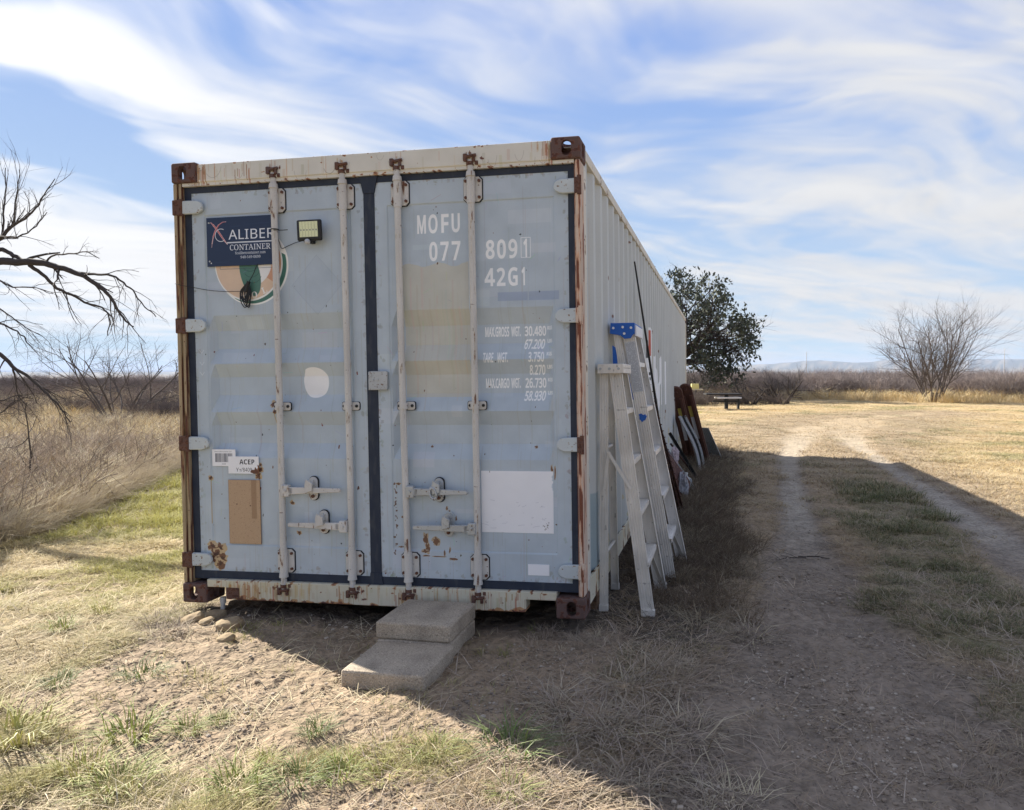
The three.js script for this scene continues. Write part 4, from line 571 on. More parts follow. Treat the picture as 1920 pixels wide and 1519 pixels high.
// ------------------------------------------------------------------ in front of the container: step blocks, stones, stake, cribbing
const CYAW = new THREE.Quaternion().setFromAxisAngle(V3(0, 1, 0), -0.1760309);
const onG = (lx, lz, y) => { const [x, z] = L2W(lx, lz); return V3(x, y ?? groundH(x, z), z); };
function blockGeo(seed, w, h, d) { const g = ni(new RoundedBoxGeometry(w, h, d, 3, 0.011)); const p = g.attributes.position; for (let i = 0; i < p.count; i++) { const x = p.getX(i), y = p.getY(i), z = p.getZ(i); p.setXYZ(i, x + (vn(y * 40, z * 40, seed) - 0.5) * 0.003 + (vn(y * 120, z * 90, seed + 3) > 0.82 ? -0.004 * Math.sign(x) : 0), y + h / 2, z + (vn(x * 40, y * 40, seed + 1) - 0.5) * 0.003); } g.computeVertexNormals(); return uvBox(soft(g, 0.9), 2, seed * 0.37, seed * 0.21); }
for (const [lx, lz, y, yaw, w, d, s, label] of [[1.659, 0.642, -0.005, -0.176, 0.398, 0.392, 1, 'front concrete slab lying on the soil as the lower step'], [1.641, 0.243, -0.004, -0.17, 0.392, 0.39, 2, 'lower concrete slab of the two stacked against the container'], [1.638, 0.24, 0.085, -0.185, 0.396, 0.392, 3, 'upper concrete slab of the two stacked below the doors']]) {
  const t = thing('concrete_slab', label, 'concrete slab', onG(lx, lz, y), new THREE.Quaternion().setFromAxisAngle(V3(0, 1, 0), yaw), 'concrete step slabs'); t.position.y = y; mesh('slab', blockGeo(s, w, 0.088, d), M.concrete, t);
}
function stoneGeo(seed, sx, sy, sz, flat = 0.3) { const g = ni(new THREE.IcosahedronGeometry(1, flat > 0.5 ? 1 : 2)), p = g.attributes.position, v = V3(); for (let i = 0; i < p.count; i++) { v.fromBufferAttribute(p, i); const n = 0.75 + 0.5 * fbm(v.x * 1.6 + seed, v.y * 1.6 + v.z * 1.1, 3, seed); const q = (t) => Math.sign(t) * Math.pow(Math.abs(t), 0.62); p.setXYZ(i, q(v.x) * n * sx, q(v.y) * n * sy, q(v.z) * n * sz); } g.computeVertexNormals(); return uvBox(g, 4, seed * 0.3); }
for (const [px, py, sx, sy, sz, yaw, tilt, label] of [[365, 1168, 0.062, 0.04, 0.045, 0.5, 0.35, 'tan wedge-shaped stone under the left front corner, standing highest'], [388, 1172, 0.045, 0.016, 0.03, 0.9, 0.15, 'small flat pale stone between the tan stones'], [405, 1156, 0.055, 0.026, 0.045, -0.2, 0.1, 'reddish tan flat stone beside the short stake'], [432, 1180, 0.075, 0.036, 0.05, 0.4, 0.1, 'dark flat stone at the edge of the container shadow'], [425, 1205, 0.05, 0.026, 0.04, 1.2, 0.1, 'rounded grey stone in front of the dark flat stone'], [346, 1164, 0.03, 0.016, 0.03, 1.9, 0.1, 'brown stone nearest the left corner casting']]) {
  const p = G(px, py); const t = thing('stone', label, 'stone', V3(p.x, groundH(p.x, p.z) - 0.006, p.z), new THREE.Quaternion().setFromEuler(new THREE.Euler(tilt, yaw, tilt * 0.6)), 'stones by the left front corner'); mesh('rock', stoneGeo(px, sx, sy, sz, 1).translate(0, sy * 0.6, 0), M.stone, t);
}
{ const p = G(417, 1149), y = groundH(p.x, p.z); const t = thing('stake', 'short pale pipe stake in the ground behind the stones', 'stake', V3(p.x, y - 0.02, p.z)); mesh('pipe', uvBox(join([rod(V3(0, 0, 0), V3(0.006, 0.085, 0), 0.012, 0.013, 12), new THREE.CylinderGeometry(0.017, 0.017, 0.035, 12).translate(0.006, 0.09, 0)])), M.rodPaint, t); }
for (const [lx, lz, w, d, label] of [[2.28, -0.62, 0.26, 0.16, 'stacked timber cribbing under the right front of the container, by the ladders'], [0.25, -0.75, 0.3, 0.2, 'timber cribbing under the left front of the container'], [2.2, -11.3, 0.3, 0.3, 'timber cribbing under the right far end of the container'], [0.25, -11.3, 0.3, 0.3, 'timber cribbing under the left far end of the container']]) {
  const top = toWorld(V3(lx, 0.028, lz)).y, p = onG(lx, lz), h = top - p.y + 0.03; const t = thing('cribbing', label, 'cribbing', V3(p.x, p.y - 0.03, p.z), CYAW); const n = Math.max(2, Math.round(h / 0.09)); for (let k = 0; k < n; k++) mesh('timber', uvBox(box(-w / 2 + 0.01 * (k % 2), w / 2, k * h / n, (k + 1) * h / n - 0.003, -d / 2, d / 2 - 0.012 * (k % 2), 0.004), 2, k * 0.3), M.wood, t);
}

// ------------------------------------------------------------------ ladders against the right side
function railShape(w, f, n) { // fluted web with two flanges; x across the web, flange towards -y
  const pts = [[-w / 2, -f], [-w / 2, 0.0025]]; for (let k = 0; k < n; k++) { const a = -w / 2 + w * (k + 0.3) / n, b = -w / 2 + w * (k + 0.7) / n; pts.push([a - 0.0015, 0.0025], [a, -0.003], [b, -0.003], [b + 0.0015, 0.0025]); } pts.push([w / 2, 0.0025], [w / 2, -f], [w / 2 - 0.004, -f], [w / 2 - 0.004, -0.0055], [-w / 2 + 0.004, -0.0055], [-w / 2 + 0.004, -f]); return shapeOf(pts.reverse());
}
function stepLadder(o) {
  const base = V3(...o.fn[0]); const t = thing('step_ladder', o.label, 'ladder', toWorld(base), CQ);
  const L = (a) => V3(...a).sub(base), P = {}; for (const k of ['fn', 'ff', 'rn', 'rf']) P[k] = [L(o[k][0]), L(o[k][1])];
  const along = (k, s) => P[k][0].clone().lerp(P[k][1], s);
  const X = V3(1, 0, 0), wide = railShape(o.wf, 0.026, 5), slim = railShape(o.wr, 0.02, 3);
  const mirror = (s, a, b) => beam(s, a, b, V3(-1, 0, 0));
  mesh('rail', uvBox(mirror(wide, ...P.fn).scale(1, 1, 1)), o.mat, t, o.railLabel); mesh('rail', uvBox(beam(wide, ...P.ff, X)), o.mat, t);
  mesh('rear_rail', uvBox(mirror(slim, ...P.rn)), o.mat, t); mesh('rear_rail', uvBox(beam(slim, ...P.rf, X)), o.mat, t);
  for (let k = 1; k <= o.steps; k++) { const s = (k * 0.305) / P.fn[0].distanceTo(P.fn[1]); const a = along('fn', s), b = along('ff', s), m = a.clone().add(b).multiplyScalar(0.5), Lz = Math.abs(a.z - b.z) - 0.008;
    mesh('step', uvBox(join([box(m.x - 0.04, m.x + 0.036, m.y - 0.004, m.y, m.z - Lz / 2, m.z + Lz / 2), box(m.x + 0.032, m.x + 0.037, m.y - 0.03, m.y - 0.004, m.z - Lz / 2, m.z + Lz / 2), box(m.x - 0.04, m.x - 0.036, m.y - 0.026, m.y - 0.004, m.z - Lz / 2, m.z + Lz / 2), ...[0, 1, 2, 3, 4].map((q) => box(m.x - 0.034 + q * 0.014, m.x - 0.03 + q * 0.014, m.y, m.y + 0.002, m.z - Lz / 2, m.z + Lz / 2))])), o.mat, t); }
  for (const k of [1, 3]) { const s = k * 0.22; const a = along('rn', s), b = along('rf', s); mesh('rear_bar', uvBox(rod(a, b, 0.011, 0.011, 8)), o.mat, t); }
  { const a = along('fn', 0.03), b = along('fn', 0.305 / P.fn[0].distanceTo(P.fn[1])); const c = along('fn', 0.305 / P.fn[0].distanceTo(P.fn[1])).lerp(along('ff', 0.305 / P.fn[0].distanceTo(P.fn[1])), 0.38); mesh('step_brace', uvBox(join([beam(shapeOf([[-0.012, 0], [0.012, 0], [0.012, 0.004], [-0.012, 0.004]]), a.clone().add(V3(0.01, 0, -0.01)), c, X), beam(shapeOf([[-0.012, 0], [0.012, 0], [0.012, 0.004], [-0.012, 0.004]]), along('ff', 0.03).add(V3(0.01, 0, 0.01)), along('ff', 0.305 / P.fn[0].distanceTo(P.fn[1])).lerp(along('fn', 0.305 / P.fn[0].distanceTo(P.fn[1])), 0.38), X)])), o.mat, t); }
  for (const k of ['fn', 'ff', 'rn', 'rf']) { const w = k[0] === 'f' ? o.wf : o.wr; mesh('foot', uvBox(box(P[k][0].x - w / 2 - 0.003, P[k][0].x + w / 2 + 0.003, P[k][0].y - 0.012, P[k][0].y + 0.03, P[k][0].z - 0.016, P[k][0].z + 0.016, 0.004)), o.footMat, t); }
  return { t, P, along, base };
}
{
  const l = stepLadder({ label: 'shorter bare aluminium stepladder with a plain grey top, standing nearest the container corner', fn: [[2.735, -0.085, -0.43], [2.535, 1.372, -0.55]], ff: [[2.76, -0.09, -1.05], [2.535, 1.372, -0.84]], rn: [[2.462, -0.083, -0.49], [2.468, 1.372, -0.553]], rf: [[2.462, -0.088, -0.99], [2.468, 1.372, -0.835]], wf: 0.076, wr: 0.05, steps: 4, mat: M.aluOld, footMat: M.aluOld });
  const b = l.base; const cap = box(2.438 - b.x, 2.592 - b.x, 1.368 - b.y, 1.392 - b.y, -0.89 - b.z, -0.5 - b.z, 0.004), lip = box(2.438 - b.x, 2.592 - b.x, 1.335 - b.y, 1.388 - b.y, -0.505 - b.z, -0.497 - b.z, 0.002), lip2 = lip.clone().translate(0, 0, -0.388), fl = box(2.586 - b.x, 2.594 - b.x, 1.336 - b.y, 1.366 - b.y, -0.885 - b.z, -0.506 - b.z);
  mesh('top_cap', uvBox(join([cap, lip, lip2, fl])), M.aluOld, l.t, 'plain grey top cap'); for (const x of [2.455, 2.51, 2.565]) mesh('rivet', boltGeo, M.galv, l.t).position.set(x - b.x, 1.362 - b.y, -0.495 - b.z);
  const fl2 = shapeOf([[-0.009, 0], [0.009, 0], [0.009, 0.004], [-0.009, 0.004]]), pv = V3(2.5 - b.x, 0.86 - b.y, -0.5 - b.z), X = V3(1, 0, 0);
  mesh('spreader', uvBox(join([beam(fl2, pv, l.along('fn', 0.5).add(V3(0.0, 0, 0.008)), X), beam(fl2, pv, l.along('rn', 0.47).add(V3(0, 0, 0.008)), X), rod(pv.clone().add(V3(0, 0, -0.01)), pv.clone().add(V3(0, 0, 0.012)), 0.009, 0.009, 8)])), M.aluOld, l.t);
}
{
  const l = stepLadder({ label: 'taller aluminium stepladder with a blue top cap, leaning closed on the container side', fn: [[2.815, -0.09, -1.19], [2.556, 1.625, -1.06]], ff: [[2.87, -0.09, -1.745], [2.556, 1.625, -1.44]], rn: [[2.735, -0.085, -1.2], [2.475, 1.625, -1.065]], rf: [[2.79, -0.085, -1.72], [2.475, 1.625, -1.435]], wf: 0.078, wr: 0.046, steps: 5, mat: M.alu, footMat: M.black });
  const b = l.base, z0 = -1.49 - b.z, z1 = -1.03 - b.z;
  const s = shapeOf([[2.44, 1.605], [2.47, 1.6], [2.51, 1.592], [2.535, 1.57], [2.575, 1.572], [2.595, 1.6], [2.602, 1.6], [2.602, 1.665], [2.445, 1.672]].map(([x, y]) => [x - b.x, y - b.y]));
  mesh('top_cap', uvBox(join([extr(s, 0.01, 0.002).translate(0, 0, z1 - 0.002), extr(s, 0.01, 0.002).translate(0, 0, z0), box(2.442 - b.x, 2.602 - b.x, 1.655 - b.y, 1.674 - b.y, z0 + 0.01, z1 - 0.002, 0.004)])), M.blue, l.t, 'blue plastic top cap');
  for (const [x, y] of [[2.462, 1.64], [2.525, 1.645], [2.58, 1.64], [2.535, 1.602]]) mesh('rivet', boltGeo, M.alu, l.t).position.set(x - b.x, y - b.y, z1 + 0.009);
  mesh('end_plate', uvBox(box(2.603 - b.x, 2.616 - b.x, 1.585 - b.y, 1.655 - b.y, z0 + 0.06, z1 - 0.004, 0.004)), M.whitePaint, l.t);
  mesh('rear_gusset', uvBox(join([extr(shapeOf([[0, 0], [0.026, -0.02], [0.05, -0.3], [0.042, -0.31], [0.004, -0.14]]), 0.005).translate(2.446 - b.x, 1.53 - b.y, z1 - 0.05), extr(shapeOf([[0, 0], [0.03, -0.03], [0.075, -0.26], [0.06, -0.26]]), 0.005).translate(2.505 - b.x, 1.42 - b.y, z1 - 0.12)])), M.blue, l.t, 'blue rear bracing');
  const [c, x] = canvas(128, 512); x.fillStyle = 'rgb(206,208,210)'; x.fillRect(0, 0, 128, 512); x.fillStyle = 'rgb(96,100,108)'; const r = rng(6); for (let k = 0; k < 44; k++) { let a = 12; while (a < 112) { const w = 3 + r() * 9; if (r() > 0.2) x.fillRect(a, 10 + k * 11.2, w, 3); a += w + 3; } }
  const q0 = l.along('fn', 0.76), q1 = l.along('fn', 0.955), plate = beam(shapeOf([[-0.034, -0.001], [0.034, -0.001], [0.034, 0.001], [-0.034, 0.001]]), q0, q1, V3(-1, 0, 0)); plate.translate(0, 0, 0.0035);
  const g = ni(plate), p = g.attributes.position, uv = new Float32Array(p.count * 2), dir = q1.clone().sub(q0), LL = dir.lengthSq(); for (let i = 0; i < p.count; i++) { const v = V3().fromBufferAttribute(p, i).sub(q0); const tt = v.dot(dir) / LL; uv[i * 2] = clamp((v.x - dir.x * tt + 0.034) / 0.068); uv[i * 2 + 1] = clamp(tt); } g.setAttribute('uv', new THREE.BufferAttribute(uv, 2)); mesh('warning_label', g, std({ map: ctex(c), roughness: 0.5 }), l.t, 'faded sheet of small print on the front rail');
  const k = l.along('fn', 0.66); mesh('tape_scrap', uvBox(extr(shapeOf([[-0.022, -0.012], [-0.012, -0.02], [-0.004, -0.034], [0.006, -0.022], [0.016, -0.02], [0.024, -0.004], [0.03, 0.012], [0.022, 0.012], [0.018, 0.022], [0.004, 0.016], [-0.008, 0.026], [-0.026, 0.022], [-0.022, 0.006]]), 0.004).translate(k.x, k.y, k.z + 0.003), 2), M.blue, l.t, 'torn scrap of blue label');
}
// posts, rod and scrap leaning along the right side; points are along, up, across the container
function lean(name, label, cat, a, b, group) { const base = V3(...a); const t = thing(name, label, cat, toWorld(base), CQ, group); return [t, V3(0, 0, 0), V3(...b).sub(base)]; }
{
  const [t, a, b] = lean('steel_rod', 'long thin black steel rod leaning highest against the container side', 'rod', [2.68, -0.13, -3.75], [2.437, 2.31, -2.54]); mesh('shaft', uvBox(rod(a, b, 0.017, 0.007, 8)), M.black, t);
  const tp = [[[2.765, -0.13, -3.66], [2.464, 1.6, -2.42], 'middle one of the three dark rusty fence posts leaning beside the ladder'], [[2.735, -0.13, -3.5], [2.462, 1.66, -2.25], 'dark rusty fence post leaning nearest to the blue-topped ladder'], [[2.79, -0.13, -3.82], [2.462, 1.5, -2.75], 'studded rusty fence post leaning right of the thin black rod']];
  for (const [p, q, label] of tp) { const [t2, a2, b2] = lean('fence_post', label, 'fence post', p, q, 'steel fence posts'); const sh = shapeOf([[-0.03, -0.004], [-0.004, -0.004], [-0.004, -0.04], [0.004, -0.04], [0.004, -0.004], [0.03, -0.004], [0.03, 0.004], [-0.03, 0.004]]); mesh('shaft', uvBox(beam(sh, a2, b2, V3(0.4, 0, 0.9))), M.tpost, t2);
    const d = b2.clone().sub(a2), n = Math.floor(d.length() / 0.075), st = uvBox(box(0, 0.024, -0.005, 0.005, -0.008, 0.008, 0.002), 3); for (let k = 3; k < n; k++) mesh('stud', st, M.tpost, t2).position.copy(a2).addScaledVector(d, k / n); }
}
for (const [bx, bz, tx, tz, th, label] of [[2.66, -9.1, 2.43, -8.15, 1.16, 'left one of two rusty round-ended steel ramps leaning on the container'], [2.87, -9.3, 2.57, -8.35, 1.2, 'right one of two rusty round-ended steel ramps leaning on the container']]) {
  const [t, a, b] = lean('steel_ramp', label, 'ramp', [bx, -0.17, bz], [tx, th, tz], 'pair of rusty steel ramps'); const d = b.clone().sub(a), Lh = d.length();
  const s = new THREE.Shape(); s.moveTo(-0.095, 0); s.lineTo(0.095, 0); s.lineTo(0.095, Lh - 0.095); s.absarc(0, Lh - 0.095, 0.095, 0, Math.PI, false); s.closePath(); const h = new THREE.Path(); h.absarc(0, Lh - 0.09, 0.026, 0, 7, true); s.holes.push(h);
  const y = d.clone().normalize(), x = V3(1, 0, 0).addScaledVector(y, -y.x).normalize(), z = x.clone().cross(y), m4 = new THREE.Matrix4().makeBasis(x, y, z);
  const put = (g) => g.applyMatrix4(m4);
  mesh('arm_plate', uvBox(put(extr(s, 0.05, 0.008).translate(0, 0, -0.05)), 2), M.ramp, t); mesh('arm_channel', uvBox(put(join([box(-0.085, -0.03, 0.0, Lh - 0.2, -0.002, 0.03, 0.006), box(0.03, 0.085, 0.0, Lh - 0.2, -0.002, 0.03, 0.006), new THREE.CylinderGeometry(0.028, 0.028, 0.07, 14).rotateX(Math.PI / 2).translate(0, Lh - 0.09, -0.012)])), 2), M.ramp, t);
  mesh('yellow_label', uvBox(put(box(-0.028, 0.028, Lh * 0.62, Lh * 0.75, 0.0, 0.006))), std({ color: new THREE.Color(0.62, 0.5, 0.12), roughness: 0.6 }), t); mesh('white_label', uvBox(put(box(-0.028, 0.028, Lh * 0.34, Lh * 0.615, 0.0, 0.006))), M.whitePaint, t);
}
{ // curved white sheet with a dark edge strip, like an old fender
  M.jugGrey = std({ map: M.whitePaint.map, color: new THREE.Color(0.62, 0.63, 0.64), roughness: 0.5 }); const [t] = lean('white_fender', 'curved white sheet metal fender leaning on the wall below the steel ramps', 'fender', [2.72, -0.15, -8.3], [2.44, 0.7, -6.7]);
  const mk = (off, w, th) => { const pts = []; for (let k = 0; k <= 14; k++) { const u = k / 14; pts.push([-0.28 + 0.3 * u + 0.09 * Math.sin(u * Math.PI) * (1 - u * 0.3) + off, 0.86 - 0.86 * Math.pow(u, 0.85)]); } const s = shapeOf([...pts, ...pts.slice().reverse().map(([x, y]) => [x + th, y + th * 0.4])]); return extr(s, w); };
  const tilt = (g) => g.rotateY(0.12); mesh('sheet', uvBox(tilt(mk(0.02, 0.34, 0.035).translate(0, 0, 0.2))), M.jugGrey, t); mesh('trim', uvBox(tilt(mk(0.085, 0.05, 0.03).translate(0, 0, 0.1))), M.black, t); mesh('inner_edge', uvBox(tilt(mk(0.125, 0.04, 0.03).translate(0, 0, 0.04))), M.galv, t);
}
{ // ribbed roofing sheet
  const t = thing('roofing_sheet', 'grey ribbed metal roofing sheet lying against the weeds beyond the steel ramps', 'roofing sheet', onG(3.0, -10.2), CYAW); const pts = []; for (let k = 0; k <= 12; k++) { const x = k * 0.035; pts.push([x, 0], [x + 0.01, 0.014], [x + 0.018, 0.014], [x + 0.026, 0]); }
  const g = extr(shapeOf([...pts, ...pts.slice().reverse().map(([x, y]) => [x, y - 0.003])]), 0.75); g.rotateX(-0.9).translate(-0.12, 0.02, 0.2); g.rotateY(-0.55); mesh('sheet', uvBox(g), M.galv, t);
}
{ // heap of scrap between ladders and fender
  const r = rng(33);
  const [t, a, b] = lean('rusty_plate', 'red-brown rusty steel plate leaning low behind the fence posts', 'steel plate', [2.78, -0.13, -4.6], [2.52, 0.3, -4.2]); const d = b.clone(); const y = d.clone().normalize(), x = V3(0.35, 0, -1).normalize(); x.addScaledVector(y, -x.dot(y)).normalize(); const z = x.clone().cross(y); mesh('plate', uvBox(box(-0.1, 0.35, 0, d.length(), -0.006, 0.006, 0.003).applyMatrix4(new THREE.Matrix4().makeBasis(x, y, z)), 2), std({ map: rustPaint([82, 50, 44], 0.55, 67, { sx: 16, sy: 16, dark: [50, 34, 30], tan: [136, 104, 92], grain: 40 }), roughness: 0.8 }), t);
  for (let k = 0; k < 6; k++) { const z0 = -4.4 - k * 0.42, h = 0.3 + r() * 0.35; const [t2, a2, b2] = lean('scrap_bar', ['short dark steel bar leaning behind the fence posts', 'dark angle bar leaning beside the rusty plate', 'thin grey steel bar propped on the wall above the white jug', 'dark flat bar leaning just left of the white fender', 'blackened pipe leaning under the white fender', 'short rusty bar lying low by the white fender'][k], 'steel bar', [2.74 + r() * 0.12, -0.13, z0 - 0.3], [2.47, h, z0], 'steel bars in the scrap heap'); mesh('bar', uvBox(k % 2 ? rod(a2, b2, 0.014, 0.014, 8) : beam(shapeOf([[-0.02, 0], [0.02, 0], [0.02, 0.006], [-0.014, 0.006], [-0.014, 0.04], [-0.02, 0.04]]), a2, b2, V3(0, 0, 1))), k === 2 ? M.galv : k % 2 ? M.tpost : M.black, t2); }
  M.jug = std({ color: new THREE.Color(0.42, 0.43, 0.42), roughness: 0.6 }); const jug = thing('white_jug', 'white plastic jug lying in dead weeds by the scrap', 'jug', onG(2.68, -5.2), new THREE.Quaternion().setFromEuler(new THREE.Euler(0.15, 0.4, -0.2)));
  const prof = [[0.001, 0], [0.07, 0.004], [0.078, 0.02], [0.078, 0.19], [0.066, 0.23], [0.03, 0.27], [0.022, 0.28], [0.022, 0.31], [0.001, 0.312]].map(([q, w]) => new THREE.Vector2(q, w)); mesh('body', uvBox(new THREE.LatheGeometry(prof, 20)), M.jug, jug); mesh('handle', uvBox(new THREE.TorusGeometry(0.045, 0.011, 8, 14, Math.PI).rotateZ(-Math.PI / 2).translate(0.05, 0.2, 0)), M.jug, jug);
  for (const [lx, ly, lz, label, s] of [[2.6, 0.35, -5.2, 'pinkish white plastic bag caught in the scrap heap', 0.1], [2.72, 0.1, -4.6, 'crumpled grey plastic sheet low in the scrap heap', 0.12]]) { const g = ni(new THREE.IcosahedronGeometry(1, 5)), p = g.attributes.position, v = V3(); for (let i = 0; i < p.count; i++) { v.fromBufferAttribute(p, i); const n = 0.6 + 0.8 * Math.abs(fbm(v.x * 2.4 + s * 90, v.y * 2.4 + v.z * 2, 4, 71) - 0.5) * 2; p.setXYZ(i, v.x * n * s * 0.7, v.y * n * s * 1.5, v.z * n * s); } g.computeVertexNormals(); const t3 = thing('plastic_bag', label, 'plastic bag', toWorld(V3(lx, ly, lz)), CQ); mesh('film', soft(g, 0.5), s > 0.11 ? std({ color: new THREE.Color(0.26, 0.26, 0.28), roughness: 0.5 }) : std({ color: new THREE.Color(0.45, 0.37, 0.39), roughness: 0.6 }), t3); }
}

// ------------------------------------------------------------------ bare trees and shrubs
function twigs(mb, p, dir, len, r, depth, rnd, o) {          // one branch and what grows from it
  const n = depth > 1 ? 6 : depth > 0 ? 5 : 3, pts = [p.clone()], rad = [r], d = dir.clone().normalize(); const tipR = depth ? r * 0.42 : r * 0.3;
  for (let i = 1; i <= n; i++) { d.x += (rnd() - 0.5) * o.bend; d.y += (rnd() - 0.5) * o.bend + o.lift * (o.liftFall ? 1 : 1); d.z += (rnd() - 0.5) * o.bend; d.normalize(); pts.push(pts[i - 1].clone().addScaledVector(d, len / n)); rad.push(lerp(r, tipR, i / n)); }
  mb.tube(pts, rad, depth > 2 ? 7 : depth > 1 ? 5 : depth > 0 ? 4 : 3);
  if (depth <= 0) { if (o.leaf) o.leaf(pts); return; }
  const k = o.kids[Math.min(depth, o.kids.length - 1)];
  for (let i = 0; i < k; i++) {
    const t = lerp(o.from, 1, (i + rnd()) / k), f = t * n, a = Math.min(Math.floor(f), n - 1), q = pts[a].clone().lerp(pts[a + 1], f - a);
    const along = pts[a + 1].clone().sub(pts[a]).normalize(), side = V3(rnd() - 0.5, rnd() - 0.5, rnd() - 0.5).normalize(); side.addScaledVector(along, -side.dot(along)).normalize();
    const nd = along.clone().multiplyScalar(0.75).addScaledVector(side, o.spread); twigs(mb, q, nd, len * lerp(0.72, 0.42, t) * (0.7 + rnd() * 0.6), lerp(r, tipR, t) * 0.62, depth - 1, rnd, o);
  }
}
function bareTree(seed, o) { const mb = new MB(), rnd = rng(seed); for (let s = 0; s < o.stems; s++) { const a = (s + rnd() * 0.8) / o.stems * 2 * Math.PI, dir = V3(Math.cos(a) * o.open, 1, Math.sin(a) * o.open); twigs(mb, V3(Math.cos(a) * o.foot, -0.05, Math.sin(a) * o.foot), dir, o.h * (0.75 + rnd() * 0.4), o.r * (0.7 + rnd() * 0.5), o.depth, rnd, o); } return mb.geo(false); }
function treeThing(name, label, cat, px, py, o, seed, yaw = 0, mat = M.barkGrey, group) {
  const p = o.at ?? G(px, py); const t = thing(name, label, cat, V3(p.x, groundH(p.x, p.z), p.z), new THREE.Quaternion().setFromAxisAngle(V3(0, 1, 0), yaw), group);
  const mb = new MB(), rnd = rng(seed); for (let s = 0; s < o.stems; s++) { const a = (s + rnd() * 0.7) / o.stems * 2 * Math.PI; const dir = V3(Math.cos(a) * o.open * (o.wide ?? 1), 1, Math.sin(a) * o.open), L = o.h * 0.16; const base = V3(Math.cos(a) * o.foot, -0.05, Math.sin(a) * o.foot); mb.tube([base, base.clone().addScaledVector(dir.clone().normalize(), L)], [o.r * 1.15, o.r], 7); }
  mesh('trunk', mb.geo(), mat, t); mesh('crown', bareTree(seed, o), mat, t); return t;
}
treeThing('bare_tree', 'bare many-stemmed shrubby tree beyond the dry grass left of the container', 'bare tree', 0, 0, { at: V3(-15.2, 0, -24.5), stems: 9, foot: 0.22, open: 0.75, wide: 1.1, h: 2.5, r: 0.034, depth: 3, kids: [0, 5, 5, 5], from: 0.25, spread: 0.75, bend: 0.34, lift: 0.0 }, 61, 0.4, M.barkGrey);
treeThing('bare_tree', 'tall bare fan-shaped tree standing above the thicket at the right', 'bare tree', 0, 0, { at: V3(18.9, 0, -41.5), stems: 11, foot: 0.3, open: 0.5, wide: 1.0, h: 3.8, r: 0.048, depth: 3, kids: [0, 7, 7, 7], from: 0.12, spread: 0.66, bend: 0.22, lift: 0.05 }, 69, 1.1, M.barkGrey);
treeThing('bare_tree', 'low bare spreading bush nearest the dark-topped table', 'bare tree', 0, 0, { at: V3(8.2, 0, -38), stems: 6, foot: 0.15, open: 1.0, h: 1.3, r: 0.05, depth: 3, kids: [0, 5, 5, 4], from: 0.2, spread: 0.8, bend: 0.4, lift: -0.02 }, 71, 0, M.barkDark, null);
treeThing('bare_tree', 'low dark bare bush left of the golden grass, second from the table', 'bare tree', 0, 0, { at: V3(9.9, 0, -38.5), stems: 8, foot: 0.2, open: 0.95, h: 1.4, r: 0.05, depth: 3, kids: [0, 5, 5, 4], from: 0.2, spread: 0.8, bend: 0.36, lift: 0.02 }, 73, 0, M.barkDark, null);
treeThing('bare_tree', 'bare leaning bush directly behind the dark-topped table and container end', 'bare tree', 0, 0, { at: V3(5.2, 0, -40), stems: 7, foot: 0.2, open: 0.8, h: 1.8, r: 0.045, depth: 3, kids: [0, 5, 5, 4], from: 0.2, spread: 0.6, bend: 0.3, lift: 0.02 }, 79, 0, M.barkDark, null);
treeThing('bare_tree', 'bare tree at the right edge of the view with only twigs showing', 'bare tree', 0, 0, { at: V3(20.4, 0, -29), stems: 5, foot: 0.2, open: 0.5, h: 3.3, r: 0.08, depth: 3, kids: [0, 5, 4, 4], from: 0.3, spread: 0.8, bend: 0.3, lift: 0 }, 83, 0, M.barkGrey);
{ // sapling in the tall grass at the left
  const at = (px, py, d) => { const q = rayDir(px, py); return q.multiplyScalar(d / -q.z).add(V3(0, EYE, 0)); };
  const D = 9.2, root = at(57, 905, D); root.y = groundH(root.x, root.z); const t = thing('sapling', 'thin dark leafless sapling standing in the tall grass at the left', 'sapling', root); const mb = new MB();
  const run = (l, r0, r1) => { const pts = l.map(([a, b, dd]) => at(a, b, dd ?? D).sub(root)); mb.tube(pts, pts.map((_, i) => lerp(r0, r1, i / (pts.length - 1))), 5); };
  run([[57, 915], [56, 880], [58, 850], [54, 820], [52, 795], [47, 772], [50, 755]], 0.013, 0.005); run([[54, 820], [42, 832, 9.1], [28, 838], [8, 840]], 0.006, 0.003); run([[53, 812], [62, 800, 9.4], [66, 788], [72, 776]], 0.005, 0.002); run([[56, 862], [61, 856], [60, 845], [63, 835]], 0.006, 0.003); run([[57, 880], [44, 866, 9.1], [36, 850], [30, 842]], 0.005, 0.002); run([[52, 800], [38, 792], [26, 778]], 0.004, 0.002);
  mesh('stem', mb.geo(), M.barkDark, t);
}
